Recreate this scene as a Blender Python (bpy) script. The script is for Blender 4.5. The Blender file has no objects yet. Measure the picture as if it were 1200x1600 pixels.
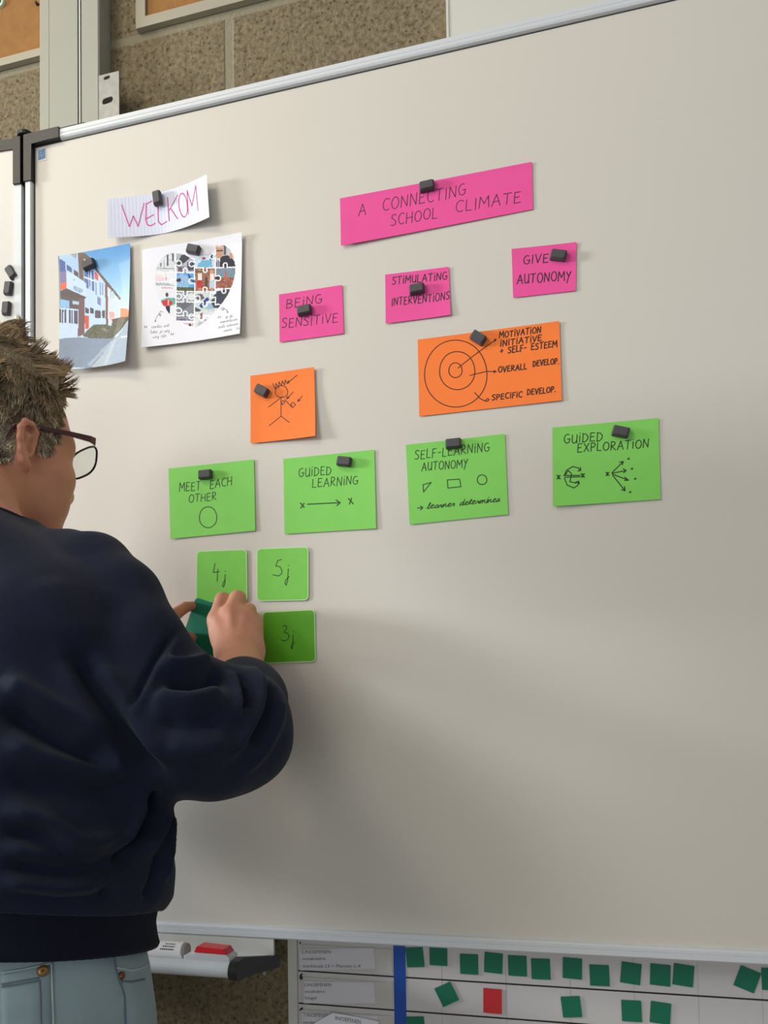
import bpy, bmesh, math, random
import numpy as np
from mathutils import Vector, Matrix
from mathutils.bvhtree import BVHTree

random.seed(7)
rng = np.random.default_rng(7)
scene = bpy.context.scene
col = scene.collection

# ------------------------------------------------------------------ camera
FPX, CX, CY = 1202.0, 600.0, 1103.6            # focal length and principal point for a 1200x1600 frame
FLOOR = 0.0
ZB = 0.92                                       # height of the board's lower inner edge above the floor
BH = 1.18                                       # inner height of the board
CAM = np.array([0.794, -1.002, 0.266 + ZB])
_yaw, _pit, _rol = np.radians([13.97, 1.88, -0.91])
FW = np.array([-math.sin(_yaw) * math.cos(_pit), math.cos(_yaw) * math.cos(_pit), math.sin(_pit)])
_r0 = np.array([math.cos(_yaw), math.sin(_yaw), 0.0])
_u0 = np.cross(_r0, FW)
RT = math.cos(_rol) * _r0 + math.sin(_rol) * _u0
UP = -math.sin(_rol) * _r0 + math.cos(_rol) * _u0
cam_data = bpy.data.cameras.new('camera')
cam_data.sensor_fit = 'AUTO'
cam_data.sensor_width = 36.0
cam_data.lens = 36.0 * FPX / 1600.0
cam_data.shift_y = (CY - 800.0) / 1600.0
cam_data.clip_start = 0.02
cam = bpy.data.objects.new('camera', cam_data)
col.objects.link(cam)
m = Matrix.Identity(4)
for i in range(3):
    m[i][0], m[i][1], m[i][2], m[i][3] = RT[i], UP[i], -FW[i], CAM[i]
cam.matrix_world = m
scene.camera = cam

# ------------------------------------------------------------------ world, lights, exposure
world = bpy.data.worlds.new('world')
scene.world = world
world.use_nodes = True
bg = world.node_tree.nodes['Background']
bg.inputs[0].default_value = (0.90, 0.95, 1.0, 1)
bg.inputs[1].default_value = 0.28

def area(name, loc, target, sx, sy, power, color):
    d = bpy.data.lights.new(name, 'AREA')
    d.shape = 'RECTANGLE'; d.size = sx; d.size_y = sy
    d.energy = power; d.color = color
    o = bpy.data.objects.new(name, d)
    col.objects.link(o)
    o.location = loc
    o.rotation_euler = (Vector(target) - Vector(loc)).to_track_quat('-Z', 'Y').to_euler()
    return o

area('side_window_light', (-4.65, -1.5, 2.3), (0.6, 0.0, 1.35), 0.75, 0.8, 245, (0.95, 0.98, 1.0))
area('rear_window_light', (-1.35, -2.4, 2.5), (0.6, 0.0, 1.3), 0.9, 0.8, 23, (0.97, 0.98, 1.0))
area('back_fill_light', (1.0, -3.2, 1.15), (0.7, 0.0, 1.25), 1.4, 1.0, 14, (0.97, 0.99, 1.0))  # unseen fill light, added behind the camera to lift the shadows
area('ceiling_lamp_light', (-0.6, -1.1, 2.93), (0.1, -0.1, 1.3), 1.2, 0.3, 13, (1.0, 0.88, 0.68))

vs = scene.view_settings
vs.view_transform = 'Standard'
vs.look = 'None'
vs.exposure = 0.04
vs.gamma = 1.0
vs.use_curve_mapping = False

# ------------------------------------------------------------------ helpers
def W(px, py, y):
    """point of the vertical plane Y = y seen at pixel (px, py) of the photograph"""
    d = FW + RT * ((px - CX) / FPX) - UP * ((py - CY) / FPX)
    return CAM + d * ((y - CAM[1]) / d[1])

def srgb(r, g, b):
    def f(c):
        c /= 255.0
        return c / 12.92 if c <= 0.04045 else ((c + 0.055) / 1.055) ** 2.4
    return (f(r), f(g), f(b), 1.0)

def lin_np(a):
    a = np.asarray(a, float) / 255.0
    return np.where(a <= 0.04045, a / 12.92, ((a + 0.055) / 1.055) ** 2.4)

def mat(name, color, rough=0.5, metal=0.0, spec=0.5, noise=None, bump=None, attr=None, alpha=None,
        transmission=0.0, ior=1.45, sheen=0.0, sss=0.0, coat=0.0, aniso=0.0):
    """procedural Principled material. noise=(scale, amount) varies the colour, bump=(scale, strength[, distance])"""
    mt = bpy.data.materials.new(name)
    mt.use_nodes = True
    nt = mt.node_tree
    b = nt.nodes['Principled BSDF']
    b.inputs['Base Color'].default_value = color
    b.inputs['Roughness'].default_value = rough
    b.inputs['Metallic'].default_value = metal
    b.inputs['Specular IOR Level'].default_value = spec
    b.inputs['IOR'].default_value = ior
    b.inputs['Transmission Weight'].default_value = transmission
    b.inputs['Sheen Weight'].default_value = sheen
    b.inputs['Sheen Roughness'].default_value = 0.5
    b.inputs['Coat Weight'].default_value = coat
    if sss:
        b.inputs['Subsurface Weight'].default_value = sss
        b.inputs['Subsurface Radius'].default_value = (0.008, 0.003, 0.0015)
        b.inputs['Subsurface Scale'].default_value = 1.0
    tc = nt.nodes.new('ShaderNodeTexCoord')
    src = None
    if attr:
        a = nt.nodes.new('ShaderNodeAttribute'); a.attribute_name = attr
        src = a.outputs['Color']
    if noise:
        n = nt.nodes.new('ShaderNodeTexNoise')
        n.inputs['Scale'].default_value = noise[0]; n.inputs['Detail'].default_value = 5
        nt.links.new(tc.outputs['Object'], n.inputs['Vector'])
        mr = nt.nodes.new('ShaderNodeMapRange')
        mr.inputs['From Min'].default_value = 0.3; mr.inputs['From Max'].default_value = 0.7
        mr.inputs['To Min'].default_value = 1 - noise[1]; mr.inputs['To Max'].default_value = 1 + noise[1]
        nt.links.new(n.outputs['Fac'], mr.inputs['Value'])
        vm = nt.nodes.new('ShaderNodeVectorMath'); vm.operation = 'SCALE'
        if src is not None:
            nt.links.new(src, vm.inputs[0])
        else:
            vm.inputs[0].default_value = color[:3]
        nt.links.new(mr.outputs[0], vm.inputs['Scale'])
        src = vm.outputs[0]
    if src is not None:
        nt.links.new(src, b.inputs['Base Color'])
    if bump:
        n2 = nt.nodes.new('ShaderNodeTexNoise')
        n2.inputs['Scale'].default_value = bump[0]; n2.inputs['Detail'].default_value = 4
        nt.links.new(tc.outputs['Object'], n2.inputs['Vector'])
        bp = nt.nodes.new('ShaderNodeBump')
        bp.inputs['Strength'].default_value = bump[1]
        bp.inputs['Distance'].default_value = bump[2] if len(bump) > 2 else 0.002
        nt.links.new(n2.outputs['Fac'], bp.inputs['Height'])
        nt.links.new(bp.outputs[0], b.inputs['Normal'])
    return mt

def link(name, me, material, parent=None):
    o = bpy.data.objects.new(name, me)
    col.objects.link(o)
    if material is not None:
        if isinstance(material, (list, tuple)):
            for x in material: me.materials.append(x)
        else:
            me.materials.append(material)
    if parent is not None:
        o.parent = parent
        o.matrix_parent_inverse = Matrix.Translation(-parent.location) if parent.rotation_euler[:] == (0, 0, 0) else parent.matrix_basis.inverted()
    return o

def raw(name, verts, faces, material, parent=None, smooth=False):
    me = bpy.data.meshes.new(name)
    me.from_pydata([tuple(map(float, v)) for v in verts], [], [tuple(map(int, f)) for f in faces])
    if smooth:
        me.polygons.foreach_set('use_smooth', [True] * len(me.polygons))
    me.update()
    return link(name, me, material, parent)

def bm_obj(name, bm, material, parent=None, smooth=False, bevel=0.0, segs=2):
    if bevel:
        bmesh.ops.bevel(bm, geom=[e for e in bm.edges], offset=bevel, segments=segs, affect='EDGES', profile=0.7)
    bmesh.ops.recalc_face_normals(bm, faces=bm.faces)
    me = bpy.data.meshes.new(name)
    bm.to_mesh(me); bm.free()
    if smooth:
        me.polygons.foreach_set('use_smooth', [True] * len(me.polygons))
    return link(name, me, material, parent)

def add_box(bm, x0, x1, y0, y1, z0, z1):
    vs_ = [bm.verts.new((x, y, z)) for x in (x0, x1) for y in (y0, y1) for z in (z0, z1)]
    for f in ((0, 1, 3, 2), (4, 6, 7, 5), (0, 4, 5, 1), (2, 3, 7, 6), (0, 2, 6, 4), (1, 5, 7, 3)):
        bm.faces.new([vs_[i] for i in f])

def box(name, x0, x1, y0, y1, z0, z1, material, parent=None, bevel=0.0):
    bm = bmesh.new(); add_box(bm, x0, x1, y0, y1, z0, z1)
    return bm_obj(name, bm, material, parent, bevel=bevel)

def prism(bm, outline, d0, d1, axis='y'):
    """closed outline [(a, b)] extruded along the axis"""
    def pt(a, b, d):
        return {'y': (a, d, b), 'x': (d, a, b), 'z': (a, b, d)}[axis]
    A = [bm.verts.new(pt(a, b, d0)) for a, b in outline]
    B = [bm.verts.new(pt(a, b, d1)) for a, b in outline]
    n = len(A)
    bm.faces.new(A); bm.faces.new(B[::-1])
    for i in range(n):
        bm.faces.new((A[i], B[i], B[(i + 1) % n], A[(i + 1) % n]))

def tube(bm, pts, radii, n=10, cap=True):
    pts = [Vector(p) for p in pts]
    if not hasattr(radii, '__len__'): radii = [radii] * len(pts)
    rings = []
    ref = None
    for i, p in enumerate(pts):
        t = (pts[min(i + 1, len(pts) - 1)] - pts[max(i - 1, 0)]).normalized()
        if ref is None:
            ref = t.orthogonal().normalized()
        ref = (ref - t * ref.dot(t)).normalized()
        b = t.cross(ref)
        rings.append([bm.verts.new(p + (ref * math.cos(2 * math.pi * k / n) + b * math.sin(2 * math.pi * k / n)) * radii[i]) for k in range(n)])
    for a, b in zip(rings, rings[1:]):
        for k in range(n):
            bm.faces.new((a[k], a[(k + 1) % n], b[(k + 1) % n], b[k]))
    if cap:
        bm.faces.new(rings[0][::-1]); bm.faces.new(rings[-1])

def rounded(w, h, r, n=5):
    out = []
    for cx, cy, a0 in ((w / 2 - r, h / 2 - r, 0), (-w / 2 + r, h / 2 - r, 90), (-w / 2 + r, -h / 2 + r, 180), (w / 2 - r, -h / 2 + r, 270)):
        for i in range(n + 1):
            a = math.radians(a0 + 90 * i / n)
            out.append((cx + r * math.cos(a), cy + r * math.sin(a)))
    return out

def tag(o, label=None, cat=None, group=None, kind=None):
    if label: o['label'] = label
    if cat: o['category'] = cat
    if group: o['group'] = group
    if kind: o['kind'] = kind
    return o

def empty(name, loc, label, cat, group=None):
    o = bpy.data.objects.new(name, None)
    o.empty_display_size = 0.05
    col.objects.link(o)
    o.location = tuple(float(v) for v in loc)
    return tag(o, label, cat, group)

# ------------------------------------------------------------------ materials
M = {}
M['board'] = mat('board_enamel', srgb(212, 207, 197), 0.5, noise=(3, 0.01))
M['wing'] = mat('wing_enamel', srgb(216, 214, 208), 0.4)
M['alu'] = mat('anodised_aluminium', srgb(212, 216, 220), 0.5, metal=0.1, bump=(300, 0.03))
M['alu_white'] = mat('painted_aluminium', srgb(204, 204, 197), 0.45, noise=(4, 0.015))
M['column'] = mat('column_white_dimmed', srgb(158, 159, 147), 0.5, noise=(4, 0.015))  # white column finish, darkened in its colour for the dimmer light up there
M['black'] = mat('black_plastic', srgb(36, 35, 35), 0.45, bump=(400, 0.15))
M['seam'] = mat('rubber_seal', srgb(58, 55, 52), 0.7)
M['galv'] = mat('galvanised_steel', srgb(148, 149, 146), 0.5, metal=0.4, noise=(90, 0.12))
M['cork'] = mat('cork', srgb(146, 103, 54), 0.9, noise=(60, 0.10), bump=(250, 0.25))
M['frame_white'] = mat('pinboard_frame', srgb(164, 157, 140), 0.5)
M['panel'] = mat('panel_white', srgb(208, 208, 198), 0.45)
M['magnet'] = mat('magnet_grey', srgb(76, 75, 78), 0.55, noise=(120, 0.08))
M['ink'] = mat('black_ink', srgb(40, 36, 44), 0.6)
M['ink_brown'] = mat('marker_ink', srgb(62, 36, 26), 0.6)
M['ink_green'] = mat('felt_ink', srgb(34, 58, 34), 0.6)
M['ink_pink'] = mat('magenta_ink', srgb(206, 62, 148), 0.6)
M['ink_teal'] = mat('dark_green_ink', srgb(18, 66, 36), 0.6)
M['print_grey'] = mat('printed_grey', srgb(92, 94, 100), 0.7)
M['pink'] = mat('pink_paper', srgb(238, 84, 158), 0.75, noise=(40, 0.02), bump=(500, 0.05))
M['orange'] = mat('orange_paper', srgb(255, 130, 56), 0.75, noise=(40, 0.02), bump=(500, 0.05))
M['green'] = mat('green_paper', srgb(134, 214, 98), 0.75, noise=(40, 0.02), bump=(500, 0.05))
M['card'] = mat('laminated_green_card', srgb(126, 208, 82), 0.5, noise=(60, 0.03))
M['card_deep'] = mat('laminated_deep_green_card', srgb(94, 176, 28), 0.5, noise=(60, 0.03))
M['card_dark'] = mat('laminated_dark_green_card', srgb(8, 128, 96), 0.45, noise=(60, 0.05))
M['card_edge'] = mat('card_rim', srgb(196, 236, 176), 0.4)
M['paper'] = mat('white_paper', srgb(236, 236, 244), 0.8, bump=(500, 0.04))
M['square'] = mat('dark_green_magnet_sheet', srgb(2, 112, 84), 0.6)
M['square_red'] = mat('red_magnet_sheet', srgb(204, 40, 46), 0.6)
M['blue'] = mat('blue_tape', srgb(14, 78, 172), 0.5)
M['rule'] = mat('ruled_line', srgb(34, 30, 32), 0.6)
M['planner'] = mat('planner_enamel', srgb(206, 203, 202), 0.4)
M['holder'] = mat('clear_label_pocket', srgb(200, 198, 192), 0.25)
M['slip'] = mat('label_slip', srgb(214, 212, 218), 0.7)

# ------------------------------------------------------------------ setting: wall and floor
def wall_material():
    mt = bpy.data.materials.new('concrete_block_wall')
    mt.use_nodes = True
    nt = mt.node_tree; N = nt.nodes; L = nt.links
    b = N['Principled BSDF']; b.inputs['Roughness'].default_value = 0.95
    tc = N.new('ShaderNodeTexCoord')
    sep = N.new('ShaderNodeSeparateXYZ'); L.new(tc.outputs['Object'], sep.inputs[0])
    comb = N.new('ShaderNodeCombineXYZ'); L.new(sep.outputs['X'], comb.inputs['X']); L.new(sep.outputs['Z'], comb.inputs['Y'])
    mp = N.new('ShaderNodeMapping'); L.new(comb.outputs[0], mp.inputs['Vector'])
    jx = W(357, 100, 0.06)[0]; jz = W(185, 66, 0.06)[2]
    mp.inputs['Location'].default_value = (-jx + 0.45 * 4, -jz + 0.2 * 20, 0)
    br = N.new('ShaderNodeTexBrick')
    br.offset = 0.5
    br.inputs['Scale'].default_value = 1.0
    br.inputs['Mortar Size'].default_value = 0.009
    br.inputs['Mortar Smooth'].default_value = 0.4
    br.inputs['Brick Width'].default_value = 0.45
    br.inputs['Row Height'].default_value = 0.20
    br.inputs['Color1'].default_value = (0, 0, 0, 1); br.inputs['Color2'].default_value = (0, 0, 0, 1)
    br.inputs['Mortar'].default_value = (1, 1, 1, 1)
    L.new(mp.outputs[0], br.inputs['Vector'])
    n1 = N.new('ShaderNodeTexNoise'); n1.inputs['Scale'].default_value = 130; n1.inputs['Detail'].default_value = 6
    n1.inputs['Roughness'].default_value = 0.7
    L.new(tc.outputs['Object'], n1.inputs['Vector'])
    r1 = N.new('ShaderNodeValToRGB')
    e = r1.color_ramp.elements
    e[0].position = 0.30; e[0].color = srgb(62, 52, 37)
    e[1].position = 0.66; e[1].color = srgb(146, 133, 106)
    k = e.new(0.42); k.color = srgb(110, 97, 73)
    L.new(n1.outputs['Fac'], r1.inputs[0])
    vo = N.new('ShaderNodeTexVoronoi'); vo.inputs['Scale'].default_value = 95
    L.new(tc.outputs['Object'], vo.inputs['Vector'])
    r2 = N.new('ShaderNodeValToRGB')
    r2.color_ramp.elements[0].position = 0.12; r2.color_ramp.elements[0].color = (0.45, 0.42, 0.38, 1)
    r2.color_ramp.elements[1].position = 0.26; r2.color_ramp.elements[1].color = (1, 1, 1, 1)
    L.new(vo.outputs['Distance'], r2.inputs[0])
    mu = N.new('ShaderNodeMix'); mu.data_type = 'RGBA'; mu.blend_type = 'MULTIPLY'; mu.inputs[0].default_value = 1.0
    L.new(r1.outputs[0], mu.inputs[6]); L.new(r2.outputs[0], mu.inputs[7])
    mx = N.new('ShaderNodeMix'); mx.data_type = 'RGBA'
    L.new(br.outputs['Color'], mx.inputs[0])
    L.new(mu.outputs[2], mx.inputs[6]); mx.inputs[7].default_value = srgb(142, 134, 112)
    L.new(mx.outputs[2], b.inputs['Base Color'])
    ad = N.new('ShaderNodeMath'); ad.operation = 'MULTIPLY_ADD'
    L.new(br.outputs['Fac'], ad.inputs[0]); ad.inputs[1].default_value = -0.6
    L.new(n1.outputs['Fac'], ad.inputs[2])
    bp = N.new('ShaderNodeBump'); bp.inputs['Strength'].default_value = 0.7; bp.inputs['Distance'].default_value = 0.004
    L.new(ad.outputs[0], bp.inputs['Height']); L.new(bp.outputs[0], b.inputs['Normal'])
    return mt

WALL = 0.062
tag(box('wall_front', -2.2, 3.4, WALL, WALL + 0.12, FLOOR, 3.0, wall_material()), kind='structure')

def floor_material():
    mt = mat('linoleum', srgb(128, 120, 108), 0.45, noise=(14, 0.12))
    return mt
tag(box('floor', -2.2, 3.4, -3.4, WALL, FLOOR - 0.08, FLOOR, floor_material()), kind='structure')

tag(box('ceiling', -2.2, 3.4, -3.4, WALL, 3.0, 3.08, mat('ceiling_paint', srgb(206, 203, 194), .9)), kind='structure')

# ------------------------------------------------------------------ pinboards on the wall above the board
def pinboard(x0, x1, z0, z1, label, fw, ybk=WALL):
    t = empty('pinboard', ((x0 + x1) / 2, ybk, z0), label, 'pinboard')
    box('cork', x0 + fw * .6, x1 - fw * .6, ybk - 0.006, ybk - 0.001, z0 + fw * .6, z1 - fw * .6, M['cork'], t)
    bm = bmesh.new()
    y0, y1 = ybk - 0.010, ybk - 0.001
    o = [(x0, z0), (x1, z0), (x1, z1), (x0, z1)]
    i = [(x0 + fw, z0 + fw), (x1 - fw, z0 + fw), (x1 - fw, z1 - fw), (x0 + fw, z1 - fw)]
    for a in range(4):
        b = (a + 1) % 4
        q = [o[a], o[b], i[b], i[a]]
        prism(bm, q, y0, y1)
    bm_obj('frame', bm, M['frame_white'], t)
    return t
pa = W(212, 45, WALL - .010); pb = W(221.5, 26.5, WALL - .010)
fwid = max(pb[2] - pa[2], .012)
pinboard(pa[0], pa[0] + 0.62, pa[2], pa[2] + .45, 'orange cork pinboard with white frame on the block wall above the big board', fwid)
pc = W(30, 95, WALL - .010); pd = W(30, 83, WALL - .010)
xr = W(85, 60, WALL - .010)[0]
pinboard(xr - 0.62, xr, pc[2], pc[2] + .45, 'orange cork pinboard beside the white wall column, carrying a round button', .013)

# round button and push pin on that pinboard
bp0 = W(-1, 4, WALL - .008)
bt = empty('button_badge', (bp0[0], WALL - .008, bp0[2]), 'small round pale green badge on the cork beside the white column', 'badge')
bm = bmesh.new()
bmesh.ops.create_cone(bm, cap_ends=True, segments=32, radius1=.0098, radius2=.0088, depth=.004, matrix=Matrix.Translation((bp0[0], WALL - .008, bp0[2])) @ Matrix.Rotation(math.pi / 2, 4, 'X'))
bm_obj('disc', bm, mat('badge_green', srgb(206, 222, 200), 0.4), bt, smooth=False, bevel=.0004)
bm = bmesh.new()
tube(bm, [(bp0[0] + .0035 * math.cos(a), WALL - .0106, bp0[2] + .0035 * math.sin(a)) for a in np.linspace(-2.4, 2.6, 14)], .0011, 6)
bm_obj('emblem', bm, M['seam'], bt)
pp = W(57.5, 5.5, WALL - .008)
t = empty('push_pin', (pp[0], WALL - .006, pp[2]), 'tiny dark push pin in the cork next to the white column', 'pin')
bm = bmesh.new()
tube(bm, [(pp[0], WALL - .006, pp[2]), (pp[0], WALL - .0075, pp[2]), (pp[0], WALL - .009, pp[2]), (pp[0], WALL - .011, pp[2])], [.0026, .0026, .0018, .0022], 10)
bm_obj('pin_head', bm, mat('pin_brown', srgb(58, 34, 22), 0.4), t, smooth=True)

# ------------------------------------------------------------------ white column behind the board's left end
YC = 0.030
ca, cb, cc, cd = W(61, 100, YC)[0], W(121, 100, YC)[0], W(127.5, 100, YC)[0], W(154.5, 100, YC)[0]
t = empty('lift_column', ((ca + cd) / 2, WALL, FLOOR), 'white metal lift column on the wall behind the left end of the big board', 'column')
bm = bmesh.new()
zt = 2.99
prism(bm, [(ca, WALL - .001), (ca, YC + .002), (ca + .002, YC), (cb, YC), (cb, YC + .006), (cb + .0025, YC + .006), (cb + .0025, YC + .001), (cb + .0045, YC + .001), (cb + .0045, YC + .007), (cc, YC + .007), (cc, YC), (cd - .002, YC), (cd, YC + .002), (cd, WALL - .001)], FLOOR, zt, 'z')
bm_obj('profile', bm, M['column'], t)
box('groove_strip', cb + .0026, cb + .0044, YC + .0005, YC + .004, FLOOR + .01, zt - .005, M['alu'], t)
bm = bmesh.new()
bl = W(75.5, 100, YC)[0]
add_box(bm, bl, bl + .001, YC - .0004, YC + .001, FLOOR + .01, zt - .01)
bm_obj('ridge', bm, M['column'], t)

# galvanised bracket with slots
YBk = 0.026
x0, x1 = W(154.5, 150, YBk)[0], W(186, 150, YBk)[0]
z1 = W(170, 114.5, YBk)[2]; z0 = ZB + BH - .05
t = empty('bracket', ((x0 + x1) / 2, YBk, z0), 'galvanised steel bracket with two slots standing behind the top rail', 'bracket')
bm = bmesh.new()
def slot_px(cx, cy, w, h):
    c = W(cx, cy, YBk); s = 1015.0
    return c[0], c[2], w / s, h / s
outline = [(x0, z0), (x1, z0), (x1, z1), (x0, z1)]
vo_ = [bm.verts.new((a, YBk, b)) for a, b in outline]
ed = [bm.edges.new((vo_[i], vo_[(i + 1) % 4])) for i in range(4)]
for sx_, sy_, sw_, sh_ in ((167, 121.5, 11, 5.5), (168, 157, 19, 9.5)):
    cx_, cz_, w_, h_ = slot_px(sx_, sy_, sw_, sh_)
    ring = [bm.verts.new((cx_ + a, YBk, cz_ + b + a * .10)) for a, b in rounded(w_, h_, h_ * .45, 4)]
    ed += [bm.edges.new((ring[i], ring[(i + 1) % len(ring)])) for i in range(len(ring))]
bmesh.ops.triangle_fill(bm, use_beauty=True, edges=ed)
r_ = bmesh.ops.extrude_face_region(bm, geom=list(bm.faces))
bmesh.ops.translate(bm, verts=[v for v in r_['geom'] if isinstance(v, bmesh.types.BMVert)], vec=(0, .003, 0))
bm_obj('plate', bm, M['galv'], t)
# back flange of the bracket, seen through the slots
box('flange', x0 + .001, x0 + .004, YBk + .003, WALL - .001, z0, z1 - .002, M['galv'], t)

# plain white panel above the board
x0 = W(697.3, 30, .03)[0]
t = empty('wall_panel', (x0 + .8, WALL, ZB + BH - .06), 'plain white panel on the wall rising above the board\'s top rail', 'panel')
box('face', x0 + .0035, x0 + 1.7, .030, WALL - .001, ZB + BH - .06, ZB + BH + .72, M['panel'], t)
box('edge_strip', x0, x0 + .0035, .029, WALL - .001, ZB + BH - .06, ZB + BH + .72, M['alu_white'], t)

# ------------------------------------------------------------------ the big board
BW = 2.02
ZT = ZB + BH
RW = 0.0165
bd = empty('magnetic_whiteboard', (BW / 2, .02, ZB), 'large cream magnetic whiteboard in a silver frame, carrying all the coloured papers', 'whiteboard')
box('writing_surface', -.004, BW + .004, 0.0, .016, ZB - .004, ZT + .004, M['board'], bd)
yf, yk = -.006, .021
def rail(name, outline_xy, d0, d1, axis):
    bm = bmesh.new(); prism(bm, outline_xy, d0, d1, axis); return bm_obj(name, bm, M['alu'], bd)
# top and bottom rails: profile in (y, z) extruded along x ; side rails profile in (x, y) extruded along z
def railprof(z0, s):
    return [(yk, z0), (0.0005, z0), (-.0045, z0 + s * .0012), (yf, z0 + s * .0035), (yf, z0 + s * (RW * .45)), (yf + .0006, z0 + s * (RW * .48)), (yf, z0 + s * (RW * .52)), (yf, z0 + s * (RW - .002)), (yf + .002, z0 + s * RW), (yk, z0 + s * RW)]
xc = W(93, 215, yf)[0]
rail('top_rail', railprof(ZT, 1), xc, BW - .02, 'x')
rail('bottom_rail', railprof(ZB, -1), .03, BW - .02, 'x')
zc = W(47, 283, yf)[2]
bm = bmesh.new()
prism(bm, [(-.0005, yk), (-.0005, 0), (-.0015, -.0045), (-.003, yf), (-.0115, yf), (-.013, yf + .002), (-.013, yk)], ZB + .03, zc, 'z')
bm_obj('left_rail', bm, M['alu'], bd)
bm = bmesh.new()
prism(bm, [(BW, yk), (BW, -.0045), (BW + .003, yf), (BW + .0145, yf), (BW + RW, yf + .002), (BW + RW, yk)], ZB + .03, ZT - .03, 'z')
bm_obj('right_rail', bm, M['alu'], bd)
# thin dark joint between surface and rails
bm = bmesh.new()
add_box(bm, 0, BW, -.0004, .001, ZT - .0013, ZT + .0005)
add_box(bm, -.0005, .0018, -.0004, .001, ZB, ZT)
bm_obj('seal', bm, M['seam'], bd)
def corner(xa, xb, zi, zo, ztail, name, side_w):
    # L-shaped cap: along the rail from the outer corner to xb, and along the side rail to ztail
    bm = bmesh.new()
    s = 1 if xb > xa else -1
    out = [(xa, zo), (xb, zo), (xb, zi), (xa + s * side_w, zi), (xa + s * side_w, ztail), (xa, ztail)]
    prism(bm, out, yf - .0022, yk + .001)
    return bm_obj(name, bm, M['black'], bd, bevel=.0008, segs=2)
corner(-.0135, xc, ZT + .0005, ZT + RW + .001, zc, 'corner_cap', .0137)
corner(-.0135, .04, ZB - .0005, ZB - RW - .001, ZB + .04, 'corner_cap', .0137)
corner(BW + RW + .001, BW - .03, ZT + .0005, ZT + RW + .001, ZT - .05, 'corner_cap', RW + .001)
corner(BW + RW + .001, BW - .03, ZB - .0005, ZB - RW - .001, ZB + .04, 'corner_cap', RW + .001)
bm = bmesh.new()
xa, xb = W(52, 214, .01)[0], W(147, 190, .01)[0]
prism(bm, [(xa, ZT + RW + .001), (xb, ZT + RW + .001), (xb - .012, ZT + RW + .0075), (xa + .01, ZT + RW + .0075)], .002, .020)
bm_obj('hinge_arm', bm, M['black'], bd, bevel=.0008)
# sticker with a blue logo
s0 = W(65, 241.5, 0)
st = raw('sticker', [(s0[0] - .0072, -.0004, s0[2] - .0100), (s0[0] + .0085, -.0004, s0[2] - .0100), (s0[0] + .0085, -.0004, s0[2] + .0095), (s0[0] - .0072, -.0004, s0[2] + .0095)], [(0, 1, 2, 3)], mat('sticker_white', srgb(226, 224, 214), .4), bd)
tag(st, 'small white sticker with a blue square emblem')
raw('emblem', [(s0[0] - .0062, -.0006, s0[2] - .0085), (s0[0] + .0072, -.0006, s0[2] - .0078), (s0[0] + .0072, -.0006, s0[2] + .0082), (s0[0] - .0060, -.0006, s0[2] + .0078)], [(0, 1, 2, 3)], mat('emblem_blue', srgb(28, 96, 150), .4), st)
bm = bmesh.new()
for pts in ([(-.0045, .005), (.003, .0062), (.001, .002), (-.004, -.006)], [(-.003, .002), (.004, .003)], [(.000, -.001), (.003, -.0045), (.0055, -.0025), (.0045, .0005)]):
    tube(bm, [(s0[0] + a, -.0007, s0[2] + b) for a, b in pts], .0006, 6)
bm_obj('emblem_strokes', bm, mat('emblem_light', srgb(150, 196, 226), .4), st)

# ------------------------------------------------------------------ hinged wing at the left
wg = empty('hinged_wing_board', (-.019, -.002, ZB), 'light grey whiteboard wing hinged to the left edge of the big board', 'whiteboard')
ang = math.radians(4.5)
def wingbox(name, x0, x1, y0, y1, z0, z1, m_, bevel=0.0, par=None):
    bm = bmesh.new(); add_box(bm, x0, x1, y0, y1, z0, z1)
    bmesh.ops.rotate(bm, verts=bm.verts, cent=(0, 0, 0), matrix=Matrix.Rotation(ang, 3, 'Z'))
    bmesh.ops.translate(bm, verts=bm.verts, vec=(-.019, -.002, 0))
    return bm_obj(name, bm, m_, par or wg, bevel=bevel)
wingbox('writing_surface', -.98, -.012, -.001, .016, ZB, ZT, M['wing'])
wingbox('side_rail', -.0125, -.001, -.003, .018, ZB + .02, ZT - .055, M['alu'])
wingbox('side_rail', -.995, -.980, -.005, .018, ZB - .01, ZT + .01, M['alu'])
wingbox('top_rail', -.98, -.0125, -.003, .018, ZT, ZT + RW, M['black'])
wingbox('bottom_rail', -.98, -.0125, -.003, .018, ZB - RW, ZB, M['alu'])
wingbox('corner_cap', -.0135, -.0005, -.006, .019, ZT - .058, ZT + RW, M['black'], .0008)
wingbox('hinge_seal', -.0009, .0030, .004, .016, ZB, ZT + .004, M['seam'])
hb = W(40, 212, -.005)
bm = bmesh.new()
tube(bm, [(-.0165, .001, ZT - .02), (-.0165, .001, ZT + RW + .0015), (-.0165, .001, ZT + RW + .0025), (-.0165, .001, ZT + RW + .008), (-.0165, .001, ZT + RW + .0095)], [.0025, .0025, .012, .0125, .010], 18)
tag(bm_obj('board_hinge', bm, M['black']), 'black hinge cap on top of the joint between the wing and the big board', 'hinge')

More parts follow.
